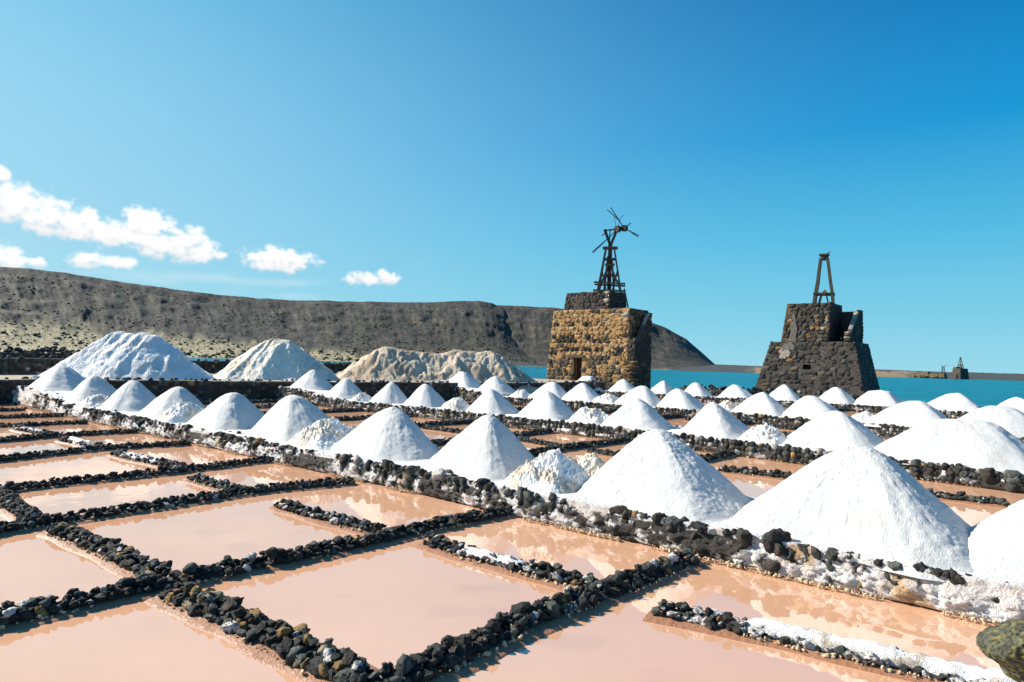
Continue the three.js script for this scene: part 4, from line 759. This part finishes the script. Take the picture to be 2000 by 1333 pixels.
// right tower: stepped dark stone, small loophole, stair with slanting coping, four-legged stump of a wind pump
{
  const az = Math.atan((1690 - 1000) / 1320) / RAD, P = dirOf(az, 0).multiplyScalar(75.2); P.y = .72;
  const phi = 12.5 * RAD, t = thing('windmill_tower', 'dark stepped stone windmill tower with a bare four-legged mast, at the water', 'windmill', P, facing(P, -phi));
  const H = 5.35, r0 = [-10.9, 0, -7.4, 0], r1 = [-9.55, -1.1, -6.6, -1.1];
  const body = new Brush(hexa(-1.6, [-11.3, .35, -7.6, .33], H, r1)); body.updateMatrixWorld();
  const hole = new Brush(new THREE.BoxGeometry(.85, .5, 2.4)); hole.position.set(-5.6, 2.7, -.6); hole.updateMatrixWorld();
  const ev = new Evaluator(); ev.attributes = ['position', 'normal', 'uv']; ev.useGroups = false;
  part('tower_base', ev.evaluate(body, hole, SUBTRACTION).geometry, M.mortarDark, t);
  const dark = (p, u, v, R) => { const k = R(); return k < .78 ? oneOf(R, TS.black) : k < .88 ? oneOf(R, TS.brown) : k < .985 ? TS.grey[0] : TS.rust[0]; };
  masonry(t, [[-11.1, -.8, .15], [.15, -.8, .15], [-1.1, H, -1.1], [-9.55, H, -1.1]], { course: .46, len: .68, seed: 21, pick: dark, skip: (p) => Math.abs(p.x + 5.6) < .5 && Math.abs(p.y - 2.7) < .3 });
  masonry(t, [[.15, -.8, .15], [.15, -.8, -7.5], [-1.1, H, -6.6], [-1.1, H, -1.1]], { course: .44, len: .6, seed: 22, single: false, pick: dark });
  // upper block, standing back on the base
  const H2 = 9.5, u0 = [-8.6, -3.75, -6.2, -1.5], u1 = [-8.05, -3.6, -6.0, -1.75], ub = part('upper_block', hexa(H, u0, H2, u1), M.mortarDark, t);
  masonry(ub, [[-8.6, H, -1.5], [-3.75, H, -1.5], [-3.6, H2, -1.75], [-8.05, H2, -1.75]], { course: .44, len: .58, seed: 23, pick: (p, u, v, R) => { if (u > .86 && v > .2 && v < .8 && R() < .7) return R() < .5 ? TS.ochre[1] : TS.pale[0]; if (u < .14 && v > .6 && v < .8) return TS.rust[0]; if (R() < .12) return TS.ochre[3]; if (R() < .25) return oneOf(R, TS.brown); return dark(p, u, v, R); } });
  masonry(ub, [[-3.75, H, -1.5], [-3.75, H, -6.2], [-3.6, H2, -6.0], [-3.6, H2, -1.75]], { course: .44, len: .58, seed: 24, single: false, pick: (p, u, v, R) => oneOf(R, TS.black) });
  // smears of old plaster
  const smear = (pts, x, y, z, lean, m) => { const s = new THREE.Shape(); const n = 26; for (let i = 0; i < n; i++) { const a = i / n * Math.PI * 2, k = 1 + noise(Math.cos(a) * 1.7 + x, Math.sin(a) * 1.7, 3) * .7; const px = Math.cos(a) * pts[0] * k, py = Math.sin(a) * pts[1] * k; i ? s.lineTo(px, py) : s.moveTo(px, py); } const g = new THREE.ExtrudeGeometry(s, { depth: .2, bevelEnabled: true, bevelSize: .05, bevelThickness: .03, bevelSegments: 2 }); const q = part('plaster_patch', g, m, t); q.position.set(x, y, z); q.rotation.x = lean; };
  const plas = std(.36, .30, .23, { bumpMap: rep(rubbleTex, .6), bumpScale: .06 }), plas2 = std(.17, .15, .125, { bumpMap: rep(rubbleTex, .6), bumpScale: .06 });
  smear([.3, 1.5], -7.3, 6.6, -1.72, -.06, plas2); smear([.55, .62], -8.0, 4.1, -1.02, -.2, plas); smear([.6, .35], -7.6, 4.8, -1.15, -.2, plas2);
  // stair wall on the right
  const x0 = -1.95, x1 = -1.6, profile = [[-1.6, H - .4], [-1.6, H + 1.1], [-1.9, H + 1.2], [-4.3, 8.7], [-6.3, 8.9], [-6.4, H - .4]];
  const tri = (z, y, x) => [x, y, z], fl = new THREE.BufferGeometry(), a = [], n = profile.length;
  for (let i = 1; i < n - 1; i++) { a.push(...tri(...profile[0], x1), ...tri(...profile[i + 1], x1), ...tri(...profile[i], x1)); a.push(...tri(...profile[0], x0), ...tri(...profile[i], x0), ...tri(...profile[i + 1], x0)); }
  for (let i = 0; i < n; i++) { const p = profile[i], q = profile[(i + 1) % n]; a.push(...tri(...p, x0), ...tri(...p, x1), ...tri(...q, x1), ...tri(...p, x0), ...tri(...q, x1), ...tri(...q, x0)); }
  fl.setAttribute('position', new THREE.Float32BufferAttribute(a, 3)); fl.setAttribute('uv', new THREE.Float32BufferAttribute(a.filter((_, i) => i % 3 !== 0), 2)); fl.computeVertexNormals();
  const sw = part('stair_wall', fl, new THREE.MeshStandardMaterial({ color: M.mortarDark.color, roughness: .9, side: THREE.DoubleSide, bumpMap: M.mortarDark.bumpMap, bumpScale: .05 }), t);
  masonry(sw, [[x1, H - .2, -1.6], [x1, H - .2, -6.4], [x1, 8.9, -6.4], [x1, 8.9, -1.6]], { course: .42, len: .55, seed: 25, single: false, pick: (p, u, v, R) => oneOf(R, TS.black), skip: (p) => p.y > H + 1.0 + Math.max(0, -p.z - 1.9) * .98 });
  for (let i = 0; i < 5; i++) { const q = i / 5, m = part('coping_stone', BLOCKS[i], i > 2 ? TS.pale[0] : std(.22, .21, .21), sw); m.position.set((x0 + x1) / 2, mix(H + 1.35, 8.5, q + .1), mix(-1.95, -4.2, q + .1)); m.scale.set(.42, .16, .78); m.rotation.x = 47 * RAD; }
  for (let i = 0; i < 4; i++) { const m = part('step', BLOCKS[i + 3], i % 2 ? TS.pale[0] : TS.brown[1], sw); m.position.set(-1.9, H + .15 + i * .27, -1.25 - i * .12); m.scale.set(.62, .24, .5); }
  part('back_wall', hexa(H - .2, [-3.7, -1.65, -6.5, -6.1], 8.85, [-3.7, -1.65, -6.5, -6.1]), M.mortarDark, t);
  const mp = new THREE.Group(); mp.name = 'mast'; mp.position.set(-4.72, H2, -3.2); mp.rotation.y = phi; t.add(mp);
  for (const x of [-.92, .92]) for (const z of [-.8, .8]) { bar('leg', [x, -.1, z], [x * .36, 4.85, z * .35], .3, M.wood, mp); bar('brace', [x * .5, 0, z * .9], [x * .22, 1.1, z * .8], .12, M.wood, mp); }
  for (const z of [-.78, .78]) bar('collar', [-1.0, 1.08, z], [1.05, 1.02, z], .2, M.wood, mp); for (const x of [-.8, .8]) bar('collar', [x, 1.1, -.9], [x, 1.1, .9], .16, M.wood, mp);
  bar('tie', [0, 1.1, .8], [.25, 1.35, .8], .3, TS.ochre[3], mp);
  part('mast_head', new THREE.CylinderGeometry(.42, .4, .5, 12), M.woodDark, mp).position.set(0, 4.98, 0);
  part('mast_cap', new THREE.BoxGeometry(1.0, .14, .9), M.wood, mp).position.set(0, 5.29, 0);
  bar('lever', [.1, 5.33, 0], [.6, 5.6, 0], .07, M.iron, mp);
}

// far across the lagoon
{
  const P = dirOf(33.6, 0).multiplyScalar(812); P.y = 0;
  const t = thing('windmill_tower', 'tiny dark windmill tower with a lattice mast, far across the lagoon', 'windmill', P, facing(P, -42 * RAD));
  part('tower_body', hexa(-2, [-5.6, 5, -6, 5], 9.6, [-4.4, 4.2, -5, 4.2]), TS.black[2], t); part('upper_block', hexa(9.6, [-4.2, -.6, -4, 4], 11.2, [-4, -.8, -3.8, 3.6]), TS.brown[1], t);
  const m = new THREE.Group(); m.name = 'mast'; m.position.set(-.5, 9.6, -1); t.add(m);
  for (const x of [-1.9, 1.9]) for (const z of [-1.9, 1.9]) { bar('leg', [x, 0, z], [x * .2, 10, z * .2], .42, M.iron, m); bar('brace', [x, .5, z], [-x * .55, 5, z * .6], .28, M.iron, m); }
  for (const y of [3.2, 6.4]) for (const z of [-1, 1]) bar('rail', [-1.5 * (1 - y / 13), y, z * (1.4 - y / 9)], [1.5 * (1 - y / 13), y, z * (1.4 - y / 9)], .3, M.iron, m);
  part('mast_head', new THREE.CylinderGeometry(.5, .7, 2.4, 8), M.iron, m).position.set(0, 10.4, 0);

  const Q = dirOf(32.15, 0).multiplyScalar(806), r = thing('ruin', 'low ruined stone building with a small bare wind pump, far across the lagoon', 'ruin', Q, facing(Q, -20 * RAD));
  part('wall', hexa(-2, [-15, -6, -6, 2], 5.6, [-14, -7, -6, 1]), TS.brown[2], r); part('wall', hexa(-2, [-6, 3, -5, 1.5], 3.6, [-6, 2, -5, 1]), TS.brown[2], r); part('wall', hexa(-2, [3, 9, -5, 3], 4.4, [3.5, 8, -4.5, 2]), TS.brown[0], r); part('wall', hexa(-2, [-24, -15, -6, 2], 2.6, [-22, -15, -6, 1]), TS.brown[2], r);
  for (let i = 0; i < 26; i++) { const rd = rng(500 + i), b = part('rubble', BLOCKS[i % 10], rd() < .5 ? TS.ochre[1] : TS.brown[2], r); b.position.set(-24 + rd() * 32, rd() * 1.6, 2.4 + rd() * 3); b.scale.set(1.2 + rd() * 2, .8 + rd() * 1.6, 1.4); b.rotation.y = rd() * 3; }
  const q = new THREE.Group(); q.name = 'mast'; q.position.set(6.3, 4.2, -1); r.add(q);
  for (const x of [-1.2, 1.2]) for (const z of [-1.2, 1.2]) bar('leg', [x, 0, z], [x * .5, 7.2, z * .5], .36, M.iron, q);
  bar('rail', [-1.1, 3.6, .8], [1.1, 3.6, .8], .3, M.iron, q); bar('arm', [-.6, 7, 0], [-2.1, 8.2, 0], .36, M.iron, q); bar('arm', [.5, 7, 0], [2.6, 8, 0], .36, M.iron, q); bar('arm', [1.2, 7.6, 0], [5, 8.2, 0], .2, M.iron, q);
}

// ───────────────────────── boulders at the lower right ─────────────────────────
function boulder(label, p, s, seed, turn) {
  const g0 = new THREE.IcosahedronGeometry(1, 56); g0.deleteAttribute('uv'); g0.deleteAttribute('normal'); const g = mergeVertices(g0, 1e-4), ps = g.attributes.position, v = new THREE.Vector3(), uv = [], col = [];
  for (let i = 0; i < ps.count; i++) {
    v.fromBufferAttribute(ps, i); const d = v.clone(), e = new THREE.Vector3(d.x * s[0], d.y * s[1], d.z * s[2]).multiplyScalar(2.6); let k = 1 + fbm(d.x * .9 + seed, d.y * .9, d.z * .9, 2) * .5; const pit = billow(e.x * 3 + seed, e.y * 3, e.z * 3); const fine = fbm(e.x * 14, e.y * 14, e.z * 14 + seed, 3); k += pit * .06 + fine * .03; const hole = smooth(.12, .26, noise(e.x * 17, e.y * 17 + seed, e.z * 17) + noise(e.x * 40, e.y * 40, e.z * 40) * .3); k -= hole * .035; k += noise(e.x * 34, e.y * 34, e.z * 34 + seed) * .022;
    v.multiplyScalar(k); ps.setXYZ(i, v.x, v.y, v.z); uv.push(d.x * .5 + d.z * .4, d.y * .5 + d.z * .3);
    const moss = smooth(-.15, .25, fbm(e.x * 2.4 + seed, e.y * 2.4, e.z * 2.4, 3) + .08), y2 = smooth(.0, .3, fbm(e.x * 8, e.y * 8 + seed, e.z * 8, 4)), dk = 1 - hole * .45; const c = [mix(.04, .08, moss), mix(.043, .082, moss), mix(.034, .048, moss)]; col.push((c[0] + y2 * .09) * dk, (c[1] + y2 * .07) * dk, (c[2] + y2 * .0) * dk);
  }
  g.setAttribute('uv', new THREE.Float32BufferAttribute(uv, 2)); g.setAttribute('color', new THREE.Float32BufferAttribute(col, 3)); g.computeVertexNormals();
  const m = new THREE.Mesh(g, std(1.1, 1.1, 1.1, { vertexColors: true })); m.name = numbered('boulder'); m.position.copy(p); m.scale.set(...s); m.rotation.y = turn; m.castShadow = m.receiveShadow = true; m.userData = { label, category: 'boulder' }; scene.add(m);
}
boulder('olive-green pitted boulder at the right edge, upper one of two', new THREE.Vector3(3.53, 1.21, -4.46), [.30, .21, .28], 4.2, .4);
boulder('olive-green pitted boulder at the bottom right corner, under the other one', new THREE.Vector3(3.61, .42, -4.3), [.40, .70, .42], 9.7, 1.3);

// scrub on the foot of the hill
{
  const R = rng(4242), list = [];
  const xs = sky1.map((p) => p[0]);
  for (let i = 0; i < 9000; i++) {
    const low = i < 1600, az = -56 + R() * (low ? 54 : 58.5), t = low ? .02 + Math.pow(R(), 1.3) * .34 : .2 + R() * .74;
    if (!low && fbm(az * .7, t * 7, 21, 3) < -.08) continue; const j = mix(930, 1240, t);
    list.push([az, t, (.8 + Math.pow(R(), 3) * 3.2) * (low ? 1 : .62), R()]);
  }
  const ray = new THREE.Raycaster(), hills = scene.children.filter((o) => o.name.startsWith('hill')), top = new Map();
  // height of the slope from its own vertices
  const grid = []; { const ps = hills[0].geometry.attributes.position, w = 110 + 2; for (const [az, t, s, r] of list) { const i = Math.round((az + 64) / 68.2 * 760), jj = Math.round(t * 110), k = i * w + jj; grid.push([new THREE.Vector3(ps.getX(k), ps.getY(k), ps.getZ(k)), s, r]); } }
  const im = new THREE.InstancedMesh(COARSE[4], std(1, 1, 1), grid.length), mt = new THREE.Matrix4(), c = new THREE.Color();
  grid.forEach(([p, s, r], i) => { im.setMatrixAt(i, mt.compose(p.clone().setY(p.y + s * .25), randQ(R, r * 6, .3), new THREE.Vector3(s, s * .62, s))); im.setColorAt(i, c.setRGB(.045 + r * .03, .05 + r * .03, .028 + r * .015)); });
  im.name = 'scrub'; im.userData = { kind: 'stuff', label: 'dark scrub dotted over the sandy foot and rocky slope of the hill', category: 'scrub' }; scene.add(im);
}

renderer.render(scene, camera);
